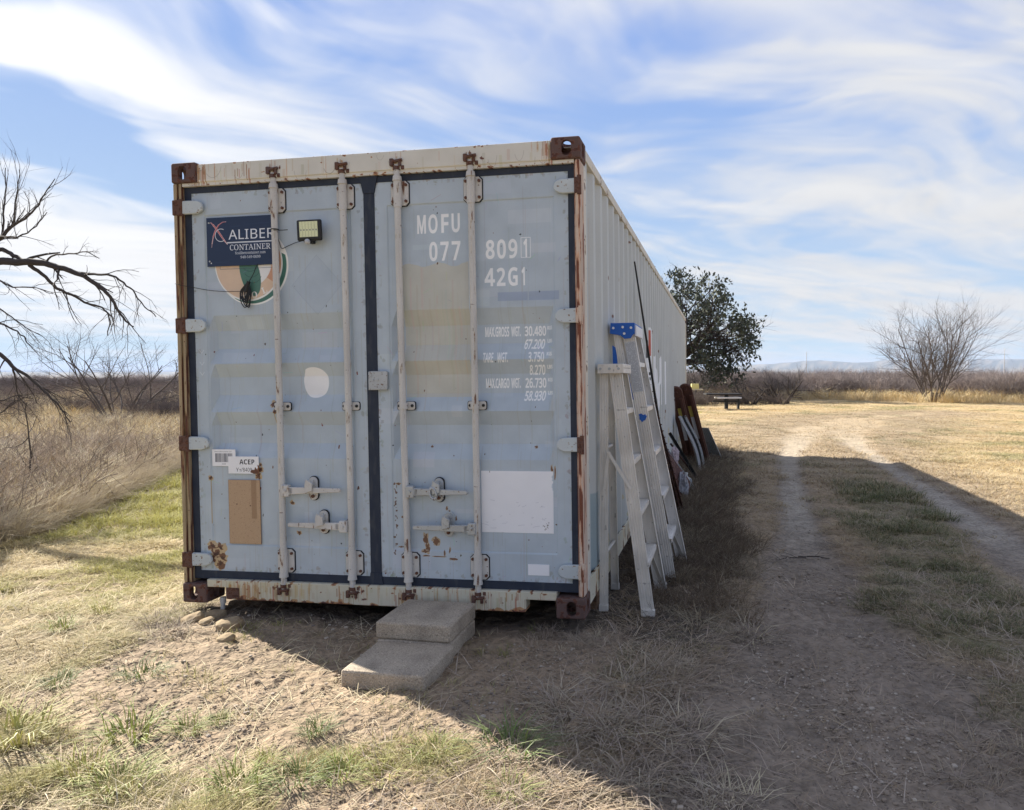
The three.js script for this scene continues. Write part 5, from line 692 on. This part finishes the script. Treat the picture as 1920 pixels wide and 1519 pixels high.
{ // the near tree whose limbs reach in from the left
  const at = (px, py, d) => { const q = rayDir(px, py); return q.multiplyScalar(d / -q.z).add(V3(0, EYE, 0)); };
  const root = at(-262, 900, 8.9); root.y = groundH(root.x, root.z); const t = thing('bare_tree', 'near bare tree reaching drooping dark limbs in from the left edge', 'bare tree', root);
  const pl = (l) => l.map(([a, b, d]) => at(a, b, d).sub(root));
  const tm = new MB(); { const pts = [V3(0, -0.1, 0), ...pl([[-258, 820, 8.9], [-240, 720, 8.85], [-214, 620, 8.8], [-190, 560, 8.75]])]; tm.tube(pts, [0.19, 0.16, 0.145, 0.13, 0.11], 10); } mesh('trunk', tm.geo(), M.bark, t);
  const rnd = rng(97);
  const limb = (pts, r0, r1, kids, o = {}) => {
    const curve = new THREE.CatmullRomCurve3(pts), n = pts.length * 3, q = curve.getPoints(n).map((p, i) => i % 2 ? p.add(V3(rnd() - 0.5, rnd() - 0.5, rnd() - 0.5).multiplyScalar(0.022)) : p), mb = new MB(); mb.tube(q, q.map((_, i) => lerp(r0, r1, Math.pow(i / n, 0.8))), r0 > 0.02 ? 8 : 5);
    for (let k = 0; k < kids; k++) { const i = Math.floor(lerp(n * 0.25, n - 1, (k + rnd()) / kids)), a = q[i], d = q[i + 1].clone().sub(a).normalize(); const s = V3(rnd() - 0.5, (rnd() - 0.5) + (o.up ?? -0.1), rnd() - 0.5); twigs(mb, a, d.multiplyScalar(0.6).add(s), 0.14 + rnd() * 0.34, Math.max(0.0035, lerp(r0, r1, i / n) * 0.4), 1, rnd, { kids: [0, 3], from: 0.3, spread: 0.7, bend: 0.5, lift: o.lift ?? -0.06 }); }
    mesh('limb', mb.geo(), M.barkDark, t); return q;
  };
  limb(pl([[-192, 562, 8.75], [-110, 500, 8.5], [0, 491, 8.2], [41, 491, 8.1], [82, 494, 8.05], [113, 503, 8], [147, 513, 7.95], [171, 527, 7.9], [195, 544, 7.88], [212, 564, 7.86], [223, 585, 7.85], [240, 605, 7.83], [250, 614, 7.82]]), 0.052, 0.006, 12);
  limb(pl([[147, 513, 7.95], [178, 515, 7.92], [209, 516, 7.9], [236, 533, 7.86], [253, 550, 7.84], [274, 578, 7.8], [294, 592, 7.78]]), 0.016, 0.0045, 9);
  limb(pl([[55, 497, 8.1], [82, 516, 8.12], [106, 539, 8.16], [137, 554, 8.2], [164, 569, 8.24], [192, 578, 8.28], [205, 598, 8.3], [202, 630, 8.3]]), 0.022, 0.005, 12);
  limb(pl([[-60, 480, 8.4], [0, 468, 8.25], [20, 475, 8.2], [45, 489, 8.1]]), 0.026, 0.02, 2);
  limb(pl([[79, 494, 8.05], [103, 478, 8], [144, 475, 7.95], [161, 472, 7.94], [186, 485, 7.9]]), 0.012, 0.004, 5, { up: 0.2 });
  limb(pl([[-150, 520, 8.6], [-60, 470, 8.4], [0, 448, 8.3], [14, 431, 8.3], [34, 417, 8.3], [62, 396, 8.3], [79, 369, 8.32], [103, 335, 8.35]]), 0.03, 0.004, 10, { up: 0.35, lift: 0.06 });
  limb(pl([[-20, 455, 8.3], [3, 441, 8.4], [7, 393, 8.42], [10, 350, 8.45], [9, 313, 8.5]]), 0.016, 0.004, 8, { up: 0.4, lift: 0.06 });
  limb(pl([[-10, 452, 8.3], [20, 427, 8.2], [31, 366, 8.18], [36, 318, 8.15]]), 0.014, 0.004, 8, { up: 0.4, lift: 0.06 });
  limb(pl([[-30, 450, 8.3], [0, 444, 8.1], [31, 444, 8.05], [51, 436, 8], [75, 414, 7.98], [88, 398, 7.97]]), 0.014, 0.004, 7, { up: 0.35, lift: 0.05 });
  limb(pl([[-120, 540, 8.6], [-40, 522, 8.5], [0, 527, 8.45], [21, 537, 8.4], [65, 540, 8.35], [99, 551, 8.3]]), 0.016, 0.0035, 9);
  limb(pl([[-180, 590, 8.75], [-80, 596, 8.6], [0, 606, 8.5], [30, 622, 8.45], [50, 640, 8.4], [62, 655, 8.38]]), 0.018, 0.004, 9);
  limb(pl([[-190, 600, 8.75], [-90, 560, 8.7], [0, 581, 8.65], [27, 598, 8.6], [51, 616, 8.6], [80, 631, 8.6]]), 0.014, 0.003, 8);
  limb(pl([[-210, 640, 8.8], [-90, 630, 8.5], [0, 664, 8.3], [24, 688, 8.25], [51, 705, 8.2], [82, 732, 8.15], [103, 753, 8.1], [120, 773, 8.08], [131, 792, 8.06]]), 0.03, 0.005, 14, { up: -0.3 });
  limb(pl([[24, 688, 8.25], [30, 715, 8.3], [34, 740, 8.35], [50, 762, 8.4]]), 0.012, 0.004, 6, { up: -0.3 });
  limb(pl([[-200, 690, 8.8], [-80, 720, 8.9], [0, 752, 9], [30, 742, 9.05], [60, 748, 9.1]]), 0.016, 0.004, 9);
  limb(pl([[-200, 700, 8.8], [-90, 770, 9], [0, 775, 9.2], [22, 756, 9.25], [46, 748, 9.3]]), 0.014, 0.004, 8);
  for (const [dx, dy, dz] of [[-1.6, 1.3, -0.4], [-1.2, 1.7, 0.5], [-0.5, 2.0, -0.8], [-1.9, 0.5, 0.3], [-0.9, 1.2, -1.5]]) { const b = at(-192, 562, 8.76).sub(root); limb([b, b.clone().add(V3(dx * 0.4, dy * 0.5, dz * 0.4)), b.clone().add(V3(dx, dy * 0.9, dz)), b.clone().add(V3(dx * 1.5, dy, dz * 1.4))], 0.06, 0.006, 14, { up: 0.1 }); }
}
{ // evergreen oak behind the container's far end
  const root = V3(5.6, 0, -48.5); root.y = groundH(root.x, root.z); const t = thing('oak_tree', 'broad dark green leafy oak rising behind the far end of the container', 'tree', root);
  const tb = new MB(); tb.tube([V3(0, -0.1, 0), V3(-0.1, 0.9, 0), V3(0.1, 1.8, 0.1)], [0.34, 0.27, 0.24], 10); mesh('trunk', tb.geo(), M.bark, t);
  const rnd = rng(113), wood = new MB(), leaves = new MB(), tips = [];
  const limbs = [[0.9, 0.55, 0.1], [1, 0.2, 0.3], [0.95, 0.95, -0.2], [0.3, 1.2, 0.4], [-0.4, 1.2, -0.2], [-1, 0.8, 0.3], [-0.9, 0.4, -0.3], [0.2, 1, -0.8], [0.4, 0.7, 0.9], [-0.5, 0.7, 0.9], [1, 0.05, -0.1], [0.75, 0.75, 0.5], [-1, 0.15, 0.1], [0.1, 1.5, 0]];
  for (const [x, y, z] of limbs) twigs(wood, V3(0.05, 1.4 + rnd() * 0.7, 0.05), V3(x, y, z), (2.7 + rnd() * 1.3) * (1 + 0.35 * clamp(y - 0.3)), 0.12, 3, rnd, { kids: [0, 5, 5, 6], from: 0.2, spread: 0.85, bend: 0.34, lift: 0.0, leaf: (pts) => tips.push(pts[1], pts[pts.length - 1]) });
  mesh('limb', wood.geo(false), M.barkDark, t);
  t.scale.set(1.06, 1.16, 1.06); for (const p of tips) { if (p.x > 4.7 || p.y > 7) continue; if (fbm(p.x * 1.1 + 9, p.y * 1.1 + p.z * 0.7, 2, 77) < 0.43) continue; const n = 5; for (let k = 0; k < n; k++) { const c = p.clone().add(V3(rnd() - 0.5, rnd() - 0.5, rnd() - 0.5).multiplyScalar(0.42)), a = V3(rnd() - 0.5, rnd() - 0.4, rnd() - 0.5).normalize(), b = V3(rnd() - 0.5, rnd() - 0.5, rnd() - 0.5).cross(a).normalize(); const L = 0.085 + rnd() * 0.06, w = L * 0.5, g = 0.7 + rnd() * 0.6, col = [0.068 * g, 0.082 * g, 0.054 * g]; const A = c.clone().addScaledVector(a, -L), B = c.clone().addScaledVector(a, L), Cc = c.clone().addScaledVector(b, w), Dd = c.clone().addScaledVector(b, -w); leaves.tri(A, Cc, B, col); leaves.tri(A, B, Dd, col); } }
  mesh('crown', leaves.geo(false), new THREE.MeshPhysicalMaterial({ vertexColors: true, roughness: 0.75, side: THREE.DoubleSide }), t);
}
// ------------------------------------------------------------------ beyond the container: table, post, far poles
{
  const root = V3(6.15, 0, -33.5); root.y = groundH(root.x, root.z); const t = thing('picnic_table', 'low dark-topped outdoor table with a pale bench, past the container end', 'table', root, new THREE.Quaternion().setFromAxisAngle(V3(0, 1, 0), 0.05));
  mesh('top', uvBox(box(-0.95, 0.62, 0.62, 0.68, -0.35, 0.35, 0.008)), M.black, t); mesh('bench', uvBox(box(-0.45, 0.62, 0.46, 0.52, -0.3, 0.3, 0.008)), M.whitePaint, t); mesh('leg', uvBox(join([box(-0.06, 0.08, 0, 0.62, -0.08, 0.08), box(-0.6, 0.64, 0.3, 0.37, -0.05, 0.05), box(-0.04, 0.04, 0.36, 0.46, -0.2, 0.2)])), M.black, t); mesh('leg', uvBox(box(0.5, 0.58, 0, 0.5, -0.1, 0.1)), M.black, t);
  const r2 = V3(4.42, 0, -33); r2.y = groundH(r2.x, r2.z); const q = thing('timber_post', 'tan timber post with a yellow box on its pale cap board, past the container end', 'post', r2); mesh('post', uvBox(box(-0.14, 0.1, 0, 0.83, -0.1, 0.1, 0.01)), std({ color: new THREE.Color(0.42, 0.3, 0.2), roughness: 0.9 }), q); mesh('board', uvBox(box(-0.3, 0.62, 0.83, 0.88, -0.15, 0.15, 0.006)), std({ color: new THREE.Color(0.55, 0.5, 0.36), roughness: 0.8 }), q); mesh('cap_box', uvBox(box(0.12, 0.44, 0.88, 1.1, -0.13, 0.13, 0.02)), std({ color: new THREE.Color(0.66, 0.6, 0.24), roughness: 0.6 }), q);
}
for (const [px, top, base, label] of [[1512, 660, 698, 'distant pale pole left of the tall bare tree'], [1883, 653, 692, 'distant pale pole near the right edge, right of the tall bare tree']]) {
  const D = 430, d = rayDir(px, base); d.multiplyScalar(D / -d.z); const y = groundH(d.x, d.z), H = EYE + (695 - top) / FOCAL * D - y; const t = thing('utility_pole', label, 'pole', V3(d.x, y, d.z), null, 'distant poles'); mesh('shaft', uvBox(rod(V3(0, 0, 0), V3(0, H, 0), 0.28, 0.12, 8)), std({ color: new THREE.Color(0.6, 0.58, 0.55), roughness: 0.8 }), t); mesh('crossarm', uvBox(box(-0.7, 0.7, H * 0.55, H * 0.55 + 0.25, -0.15, 0.15)), std({ color: new THREE.Color(0.5, 0.48, 0.46), roughness: 0.8 }), t);
}
// ------------------------------------------------------------------ masses of plants: thousands of copies of a few clumps
function clump(seed, { n, rad, h, w, lie = 0.35, seg = 2, hv = 0.5, droop = 0.25 }) {
  const mb = new MB(), r = rng(seed);
  for (let i = 0; i < n; i++) {
    const a = r() * 6.283, q = Math.sqrt(r()) * rad, b = V3(Math.cos(a) * q, -0.008, Math.sin(a) * q), ta = a + (r() - 0.5) * 2.4, L = h * (1 - hv + r() * hv * 1.4), ln = lie * (0.3 + r() * 1.3), d = V3(Math.cos(ta) * ln, 1, Math.sin(ta) * ln).normalize(), side = V3(-Math.sin(ta), 0, Math.cos(ta)).multiplyScalar(w * (0.6 + r() * 0.8));
    const v = 0.75 + r() * 0.5, col = [v, v * (0.96 + r() * 0.08), v * (0.9 + r() * 0.15)];
    const m = b.clone().addScaledVector(d, L * 0.55), tip = m.clone().addScaledVector(d, L * 0.45).add(V3(Math.cos(ta) * droop * L, -droop * L * 0.6, Math.sin(ta) * droop * L)); if (tip.y < 0) tip.y = 0.004;
    const bl = b.clone().sub(side), br = b.clone().add(side), ml = m.clone().addScaledVector(side, -0.7), mr = m.clone().addScaledVector(side, 0.7);
    if (seg > 1) { mb.tri(bl, br, mr, col); mb.tri(bl, mr, ml, col); mb.tri(ml, mr, tip, col); } else mb.tri(bl, br, tip, col);
  }
  return mb.geo(false);
}
const bladeMat = new THREE.MeshPhysicalMaterial({ vertexColors: true, roughness: 0.85, side: THREE.DoubleSide, transmission: 0.28, thickness: 0, specularIntensity: 0.4 });
const dryMat = std({ vertexColors: true, roughness: 0.95, side: THREE.DoubleSide });
function mass(name, label, cat, geos, mat, list) {           // one mass, spread over a few kinds of clump
  const g = new THREE.Group(); g.name = numbered(name); tag(g, label, cat, null, 'stuff'); scene.add(g);
  const m4 = new THREE.Matrix4(), q = new THREE.Quaternion(), e = new THREE.Euler(), s = V3(), c = new THREE.Color();
  geos.forEach((geo, k) => { const mine = list.filter((_, i) => i % geos.length === k); const im = new THREE.InstancedMesh(geo, mat, mine.length); im.name = 'clump'; im.castShadow = im.receiveShadow = true; im.userData.kind = 'stuff'; mine.forEach((p, i) => { e.set(p.tx ?? 0, p.a, p.tz ?? 0); s.set(p.s, p.s * (p.sy ?? 1), p.s); im.setMatrixAt(i, m4.compose(V3(p.x, p.y, p.z), q.setFromEuler(e), s)); im.setColorAt(i, c.setRGB(p.c[0], p.c[1], p.c[2])); }); g.add(im); });
  return g;
}
function wedge(rnd, n, r0, r1, a0, a1, fn) { for (let i = 0; i < n; i++) { const t = lerp(a0, a1, rnd()) * Math.PI / 180, r = r0 * Math.pow(r1 / r0, rnd()); fn(Math.sin(t) * r, -Math.cos(t) * r, r); } }
const inBox = (k) => k.lx > 0 && k.lx < 2.44 && k.lz < -0.05 && k.lz > -12.2;
const GC = { straw: [0.55, 0.45, 0.25], pale: [0.62, 0.54, 0.37], yellow: [0.39, 0.37, 0.125], green: [0.16, 0.195, 0.06], dgreen: [0.075, 0.10, 0.045], brown: [0.27, 0.2, 0.125], gold: [0.58, 0.44, 0.23], grey: [0.44, 0.37, 0.29], dark: [0.10, 0.075, 0.055] };
{
  const rnd = rng(501), lawn = [], straw = [], tall = [], weeds = [], gravel = [];
  wedge(rnd, 215000, 1.7, 62, -54, 38, (x, z, r) => {
    const k = cover(x, z); if (inBox(k) || k.tall > 0.92) return; let den = 0.95; den *= 1 - 0.985 * k.dirt; den *= 1 - 0.985 * k.track * (1 - 0.5 * sstep(-13, -20, k.lz)); den *= 1 - 0.8 * k.weeds; const lane = k.lx > 2.2 ? k.lane : 0;
    den *= sstep(0.25, 0.5, k.nA + (k.lx < 0.5 ? 0.2 : 0.05)); if (r < 16) den *= 0.25 + 0.75 * sstep(0.36, 0.6, fbm(x * 5.5, z * 5.5, 2, 519)); if (k.lx < 2.2) den = Math.min(1, den * 1.25); den *= 1 - lane * (0.62 - 0.3 * k.green); if (rnd() > den) return;
    const u = rnd(), n2 = fbm(x * 0.7 + 31, z * 0.7, 3, 511); let c;
    if (k.lx > 2.2) { c = mix3(mix3(GC.gold, GC.pale, u * 0.8), mix3(GC.yellow, GC.green, u * 0.5), sstep(0.5, 0.72, n2) * 0.55); c = mix3(c, mix3(GC.brown, GC.grey, u * 0.9), lane * 0.6); c = mix3(c, mix3(GC.dgreen, GC.green, u * 0.8), Math.max(k.green * 0.8, sstep(0.6, 0.72, n2) * 0.5) * (rnd() < 0.7 ? 1 : 0.12)); }
    else { c = mix3(mix3(GC.straw, GC.pale, u * 0.6), GC.yellow, sstep(0.28, 0.52, n2)); c = mix3(c, GC.green, sstep(0.56, 0.72, k.nB + (rnd() - 0.5) * 0.2) * 0.6); c = mix3(c, mix3(GC.pale, GC.brown, rnd() * 0.5), sstep(0.2, 1.0, k.lz) * 0.4); c = mix3(c, GC.brown, sstep(0.6, 0.7, k.nA) * 0.6); }
    lawn.push({ x, y: groundH(x, z), z, a: rnd() * 6.28, s: (0.55 + rnd() * 0.8) * (0.8 + r / 16) * lerp(0.5, 1, sstep(4, 13, r)) * (r < 16 ? 0.7 + 0.7 * sstep(0.4, 0.7, fbm(x * 5.5, z * 5.5, 2, 519)) : 1), sy: (k.lx > 2.2 ? 0.5 + k.green * 0.35 : 0.55 + sstep(0.4, 0.7, n2) * 0.7) / Math.max(1, r / 14), c });
  });
  mass('short_grass', 'short dry and yellow-green grass over the ground', 'grass', [1, 2, 3].map((s) => clump(s, { n: 26, rad: 0.08, h: 0.07, w: 0.0019, lie: 0.9, droop: 0.3 })), bladeMat, lawn);
  // lying straw and thatch between the tufts
  wedge(rnd, 38000, 1.7, 24, -54, 38, (x, z, r) => { const k = cover(x, z); if (inBox(k) || k.tall > 0.7) return; let den = 0.7 * (1 - 0.82 * k.dirt) * (1 - 0.94 * k.track) * sstep(0.35, 0.55, k.nC + 0.1); const tus = k.strawy ?? 0; if (rnd() > den) return; const rs = k.lx > 2.4 || k.lz > 0 && k.lx > 1.9; const c = rs ? mix3(GC.grey, GC.brown, rnd()) : mix3(GC.pale, GC.brown, rnd() * 0.8); straw.push({ x, y: groundH(x, z) + 0.002, z, a: rnd() * 6.28, s: 0.6 + rnd() * 0.8, c }); });
  mass('dead_grass', 'flattened dead straw lying between the grass tufts', 'grass', [4, 5, 6].map((s) => clump(s, { n: 16, rad: 0.13, h: 0.12, w: 0.0014, lie: 5, droop: 0.1 })), dryMat, straw);
  // tall dry grass on the left and far strips
  wedge(rnd, 34000, 5, 75, -56, 40, (x, z, r) => { const k = cover(x, z); if (inBox(k) || rnd() > k.tall) return; if (k.lx > 1 && (r > 58 || r < 42)) return; const e = clamp((edgeX(k.lz) - k.lx) / 3.5); const far = k.lx > 1; const u = rnd(), patch = fbm(x * 0.35, z * 0.35, 3, 521); if (patch < 0.3 && r < 16 && e > 0.2) return;
    const c = far ? mix3(GC.gold, GC.pale, u * 0.7) : mix3(mix3(GC.grey, u < 0.45 ? GC.pale : [0.32, 0.245, 0.185], u < 0.45 ? 0.85 : u), mix3(GC.gold, GC.pale, u), 0.85 * sstep(0.3, 1.0, e * 0.6 + (patch - 0.5) * 1.4 + (r - 14) / 40));
    tall.push({ x, y: groundH(x, z), z, a: rnd() * 6.28, s: (far ? 0.9 + rnd() * 0.5 : 0.5 + 0.3 * e + rnd() * 0.42) * (r > 30 ? 1.25 : 1), sy: far ? 0.9 : 0.75 + patch * 0.5, tx: (rnd() - 0.5) * 0.5, tz: (rnd() - 0.5) * 0.5, c }); });
  mass('tall_grass', 'tall dry grass in a rough field left of and beyond the container', 'grass', [7, 8, 9, 10].map((s) => clump(s, { n: 46, rad: 0.22, h: 0.52, w: 0.0042, lie: 0.6, hv: 0.6, droop: 0.35 })), dryMat, tall);
  // dead weeds: wiry, much branched
  const wiry = (seed, h, n) => { const mb = new MB(), r = rng(seed); for (let i = 0; i < n; i++) { const a = r() * 6.28; twigs(mb, V3(Math.cos(a) * 0.04, 0, Math.sin(a) * 0.04), V3(Math.cos(a) * 0.7, 0.8, Math.sin(a) * 0.7), h * (0.6 + r() * 0.6), 0.0034, 1, r, { kids: [0, 4], from: 0.2, spread: 0.8, bend: 0.6, lift: 0 }); } return mb.geo(false); };
  const wg = [11, 12, 13].map((s) => wiry(s, 0.26, 9)); for (const g of wg) { const n = g.attributes.position.count, cc = new Float32Array(n * 3).fill(1); g.setAttribute('color', new THREE.BufferAttribute(cc, 3)); }
  wedge(rnd, 14000, 3.5, 20, -6, 22, (x, z, r) => { const k = cover(x, z); if (inBox(k) || rnd() > k.weeds * 0.9) return; if (k.lz > -1.2 && k.lx < 2.7 || rnd() < sstep(-2.4, 0.4, k.lz) * 1.1) return; const near = clamp((3.3 - k.lx) / 0.8); weeds.push({ x, y: groundH(x, z), z, a: rnd() * 6.28, s: (0.45 + rnd() * 0.6) * (0.6 + 0.6 * near * sstep(-2, -5, k.lz)), c: mix3(GC.dark, rnd() < 0.28 ? GC.pale : GC.brown, rnd() * 0.6) }); });
  for (let i = 0; i < 1500; i++) { const lz = 0.3 - rnd() * 9, lx = edgeX(lz) - rnd() * rnd() * 1.8 + 0.1, [x, z] = L2W(lx, lz); weeds.push({ x, y: groundH(x, z), z, a: rnd() * 6.28, s: 0.8 + rnd() * 0.9, sy: 0.8, c: mix3(GC.grey, GC.pale, rnd() * 0.5) }); }
  for (let i = 0; i < 900; i++) { const t = lerp(-45, -26, rnd()) * Math.PI / 180, q = 6 * Math.pow(4.5, rnd()), x = Math.sin(t) * q, z = -Math.cos(t) * q, k = cover(x, z); if (k.tall < 0.5 || k.lx > 0) continue; weeds.push({ x, y: groundH(x, z), z, a: rnd() * 6.28, s: 1.3 + rnd() * 1.3, sy: 1.1, c: mix3([0.12, 0.095, 0.075], [0.42, 0.34, 0.27], rnd()) }); }
  mass('dead_weeds', 'dark wiry dead weeds along the container side and the edge of the tall grass', 'weeds', wg, dryMat, weeds);
  // straw-grey tussocks lying in the shade
  const tus = []; const put = (px, py, n, rad, s, cc) => { const p = G(px, py); for (let i = 0; i < n; i++) { const a = rnd() * 6.28, q = Math.sqrt(rnd()) * rad, x = p.x + Math.cos(a) * q, z = p.z + Math.sin(a) * q; tus.push({ x, y: groundH(x, z), z, a: rnd() * 6.28, s: s * (0.6 + rnd() * 0.7), c: mix3(cc ?? [0.33, 0.275, 0.22], rnd() < 0.3 ? GC.pale : GC.brown, rnd() * 0.6) }); } };
  for (const [px, py, n, rad, s] of [[1130, 1355, 12, 0.16, 1.2], [1215, 1285, 12, 0.2, 1.1], [1050, 1215, 10, 0.22, 0.8], [1260, 1385, 10, 0.16, 1.2], [1180, 1440, 10, 0.14, 1.1], [1400, 1185, 9, 0.14, 1.1], [1010, 1330, 6, 0.12, 0.9], [1300, 1250, 9, 0.2, 0.9], [1140, 1480, 7, 0.14, 1], [1330, 1490, 8, 0.14, 0.8], [1250, 1470, 8, 0.14, 0.9], [1880, 1400, 9, 0.14, 0.9], [1830, 1440, 6, 0.1, 0.8], [1130, 1200, 8, 0.2, 0.7], [1300, 1120, 8, 0.2, 0.8], [290, 1180, 9, 0.14, 0.9], [360, 1150, 10, 0.16, 0.9], [330, 1190, 7, 0.12, 0.8], [60, 990, 14, 0.4, 1.6], [180, 965, 14, 0.4, 1.5], [280, 900, 12, 0.35, 1.5], [240, 930, 12, 0.4, 1.5]]) put(px, py, n, rad, s);
  mass('grass_tussock', 'pale grey dead tussocks flopped over the shaded soil', 'grass', [14, 15, 16].map((s) => clump(s, { n: 46, rad: 0.07, h: 0.125, w: 0.0017, lie: 2.6, droop: 0.3, hv: 0.8 })), dryMat, tus);
  // gravel on the ruts and the bare soil
  const peb = [17, 18, 19].map((s) => stoneGeo(s, 0.011, 0.006, 0.009)).map((g) => { g.setAttribute('color', new THREE.BufferAttribute(new Float32Array(g.attributes.position.count * 3).fill(1), 3)); return g; });
  wedge(rnd, 90000, 1.8, 14, -42, 36, (x, z, r) => { const k = cover(x, z); if (inBox(k)) return; const w = Math.max(k.track * (k.lz > -2 ? 1 : 0.3), k.dirt * 0.55, k.lz > -0.4 && k.lx > 3 ? 0.4 : 0); const near = fbm(x * 3, z * 3, 2, 531); if (rnd() > w * sstep(0.42, 0.62, near)) return; const u = rnd(); gravel.push({ x, y: groundH(x, z) + 0.001, z, a: rnd() * 6.28, s: 0.22 + rnd() * rnd() * rnd() * 1.2, c: u < 0.65 ? [0.27, 0.215, 0.16] : u < 0.9 ? [0.42, 0.36, 0.29] : [0.19, 0.155, 0.125] }); });
  mass('gravel', 'small pebbles scattered over the track and bare soil', 'gravel', peb, std({ vertexColors: true, roughness: 0.95 }), gravel);
}
{ // single green tufts
  const geos = [31, 32, 33].map((s) => clump(s, { n: 110, rad: 0.055, h: 0.1, w: 0.0017, lie: 1.0, droop: 0.35 })), r = rng(541);
  const mats = [[0.26, 0.30, 0.075], [0.36, 0.35, 0.10], [0.17, 0.22, 0.065]].map((c) => new THREE.MeshPhysicalMaterial({ vertexColors: true, color: new THREE.Color(...c), roughness: 0.8, side: THREE.DoubleSide, transmission: 0.28, thickness: 0 }));
  const G1 = 'green grass tufts on the soil in front';
  const L = [[20, 1395, 1.7, 1, 'large yellow-green grass tuft at the left edge of the view'], [243, 1385, 1.35, 0, 'rounded green grass tuft alone on the pale soil, second from the left edge'], [955, 1405, 1.5, 2, 'dark green grass tuft on the shadow edge in front of the container'], [352, 1373, 0.8, 0, 'small green grass tuft right of the rounded one on pale soil'], [592, 1384, 0.75, 2, 'lone small green tuft below the front concrete slab'], [412, 1357, 0.5, 0, 'tiny green tuft on bare soil left of the lone tuft'], [115, 1180, 0.9, 0, 'green tuft on the stony patch left of the container corner'], [195, 1148, 0.9, 1, 'yellow-green tuft left of the container corner casting'], [110, 1285, 0.8, 2, 'green tuft in the worn grass at mid left'], [270, 1270, 1.0, 2, 'broad low green tuft left of the bare soil'], [155, 1455, 1.1, 1, 'yellowish tuft near the lower left'], [222, 1478, 1.2, 0, 'full green tuft near the lower left, right of the yellowish one'], [445, 1488, 1.1, 0, 'green tuft low in front, first of the lower row from the left'], [555, 1470, 1.1, 2, 'green tuft low in front, second of the lower row'], [640, 1460, 0.9, 0, 'green tuft low in front, third of the lower row'], [715, 1462, 0.8, 1, 'small yellow-green tuft low in front, fourth of the lower row'], [810, 1420, 0.9, 0, 'green tuft just outside the shadow edge'], [500, 1438, 0.6, 1, 'tiny yellow-green tuft above the lower row'], [960, 1490, 0.8, 0, 'green tuft in sun beside the lower shadow edge'], [700, 1425, 0.7, 1, 'small tuft between the lower row and the shadow edge']];
  L.forEach(([px, py, s, m, label], i) => { const p = G(px, py); const t = new THREE.Mesh(geos[i % 3], mats[m]); t.name = numbered('grass_tuft'); t.castShadow = t.receiveShadow = true; t.position.set(p.x, groundH(p.x, p.z), p.z); t.rotation.y = r() * 6.28; t.scale.setScalar(s * 1.2); tag(t, label, 'grass tuft', G1); scene.add(t); });
}
{ // a few twigs blown on to the left rut
  const p = G(1500, 1040); const t = thing('fallen_twigs', 'dark forked dead twig lying across the left wheel rut', 'twig', V3(p.x, groundH(p.x, p.z) + 0.01, p.z)); const mb = new MB(), r = rng(551); for (const [a, l] of [[0.2, 0.26], [3.4, 0.2], [0.9, 0.2], [2.6, 0.16]]) twigs(mb, V3((r() - 0.5) * 0.3, 0.01, (r() - 0.5) * 0.15), V3(Math.cos(a), 0.05, Math.sin(a)), l, 0.0045, 1, r, { kids: [0, 3], from: 0.3, spread: 0.6, bend: 0.3, lift: 0 }); mesh('twig', mb.geo(), M.barkDark, t);
}
{ // the thicket that closes the view: leafless brush without number
  const rnd = rng(601), list = [], o = { foot: 0.3, open: 0.7, r: 0.03, depth: 2, kids: [0, 6, 7], from: 0.15, spread: 0.75, bend: 0.4, lift: 0.03 };
  const geos = [1, 2, 3, 4, 5].map((s) => { const g = bareTree(600 + s, { ...o, stems: 9 + s, h: 1.7 }); g.setAttribute('color', new THREE.BufferAttribute(new Float32Array(g.attributes.position.count * 3).fill(1), 3)); return g; });
  const add = (x, z, s, c) => list.push({ x, y: groundH(x, z), z, a: rnd() * 6.28, s, c });
  const bc = () => mix3([0.15, 0.13, 0.128], [0.36, 0.305, 0.285], rnd()); for (let i = 0; i < 70; i++) { const t = lerp(-3, 38, rnd()) * Math.PI / 180, r = 50 + rnd() * 14; add(Math.sin(t) * r, -Math.cos(t) * r, 0.62 + rnd() * 0.3, mix3([0.09, 0.075, 0.07], [0.34, 0.28, 0.25], rnd())); }
  wedge(rnd, 1300, 50, 150, -6, 38, (x, z, r) => { if (fbm(x / 9, z / 9, 2, 611) < 0.36) return; add(x, z, (0.52 + rnd() * 0.34) * (r > 90 ? 1.25 : 1), bc()); });
  wedge(rnd, 420, 51, 60, -4, 38, (x, z) => add(x, z, 0.48 + rnd() * 0.34, bc()));
  wedge(rnd, 900, 27, 150, -46, -20, (x, z, r) => { if (fbm(x / 8, z / 8, 2, 613) < 0.34) return; add(x, z, (0.26 + rnd() * 0.2) * (r > 70 ? 1.5 : r > 45 ? 1.2 : 1), mix3([0.10, 0.083, 0.08], [0.24, 0.19, 0.165], rnd())); });
  wedge(rnd, 900, 150, 520, -46, 38, (x, z, r) => add(x, z, 0.75 + rnd() * 0.55, bc()));
  for (let i = 0; i < 40; i++) add(4.4 + rnd() * 5.5, -36.5 - rnd() * 3.5, 0.22 + rnd() * 0.2, mix3([0.07, 0.055, 0.05], [0.15, 0.12, 0.10], rnd()));
  mass('brush', 'grey-brown leafless brush across the land behind the field', 'brush', geos, dryMat, list);
}
renderer.render(scene, camera);
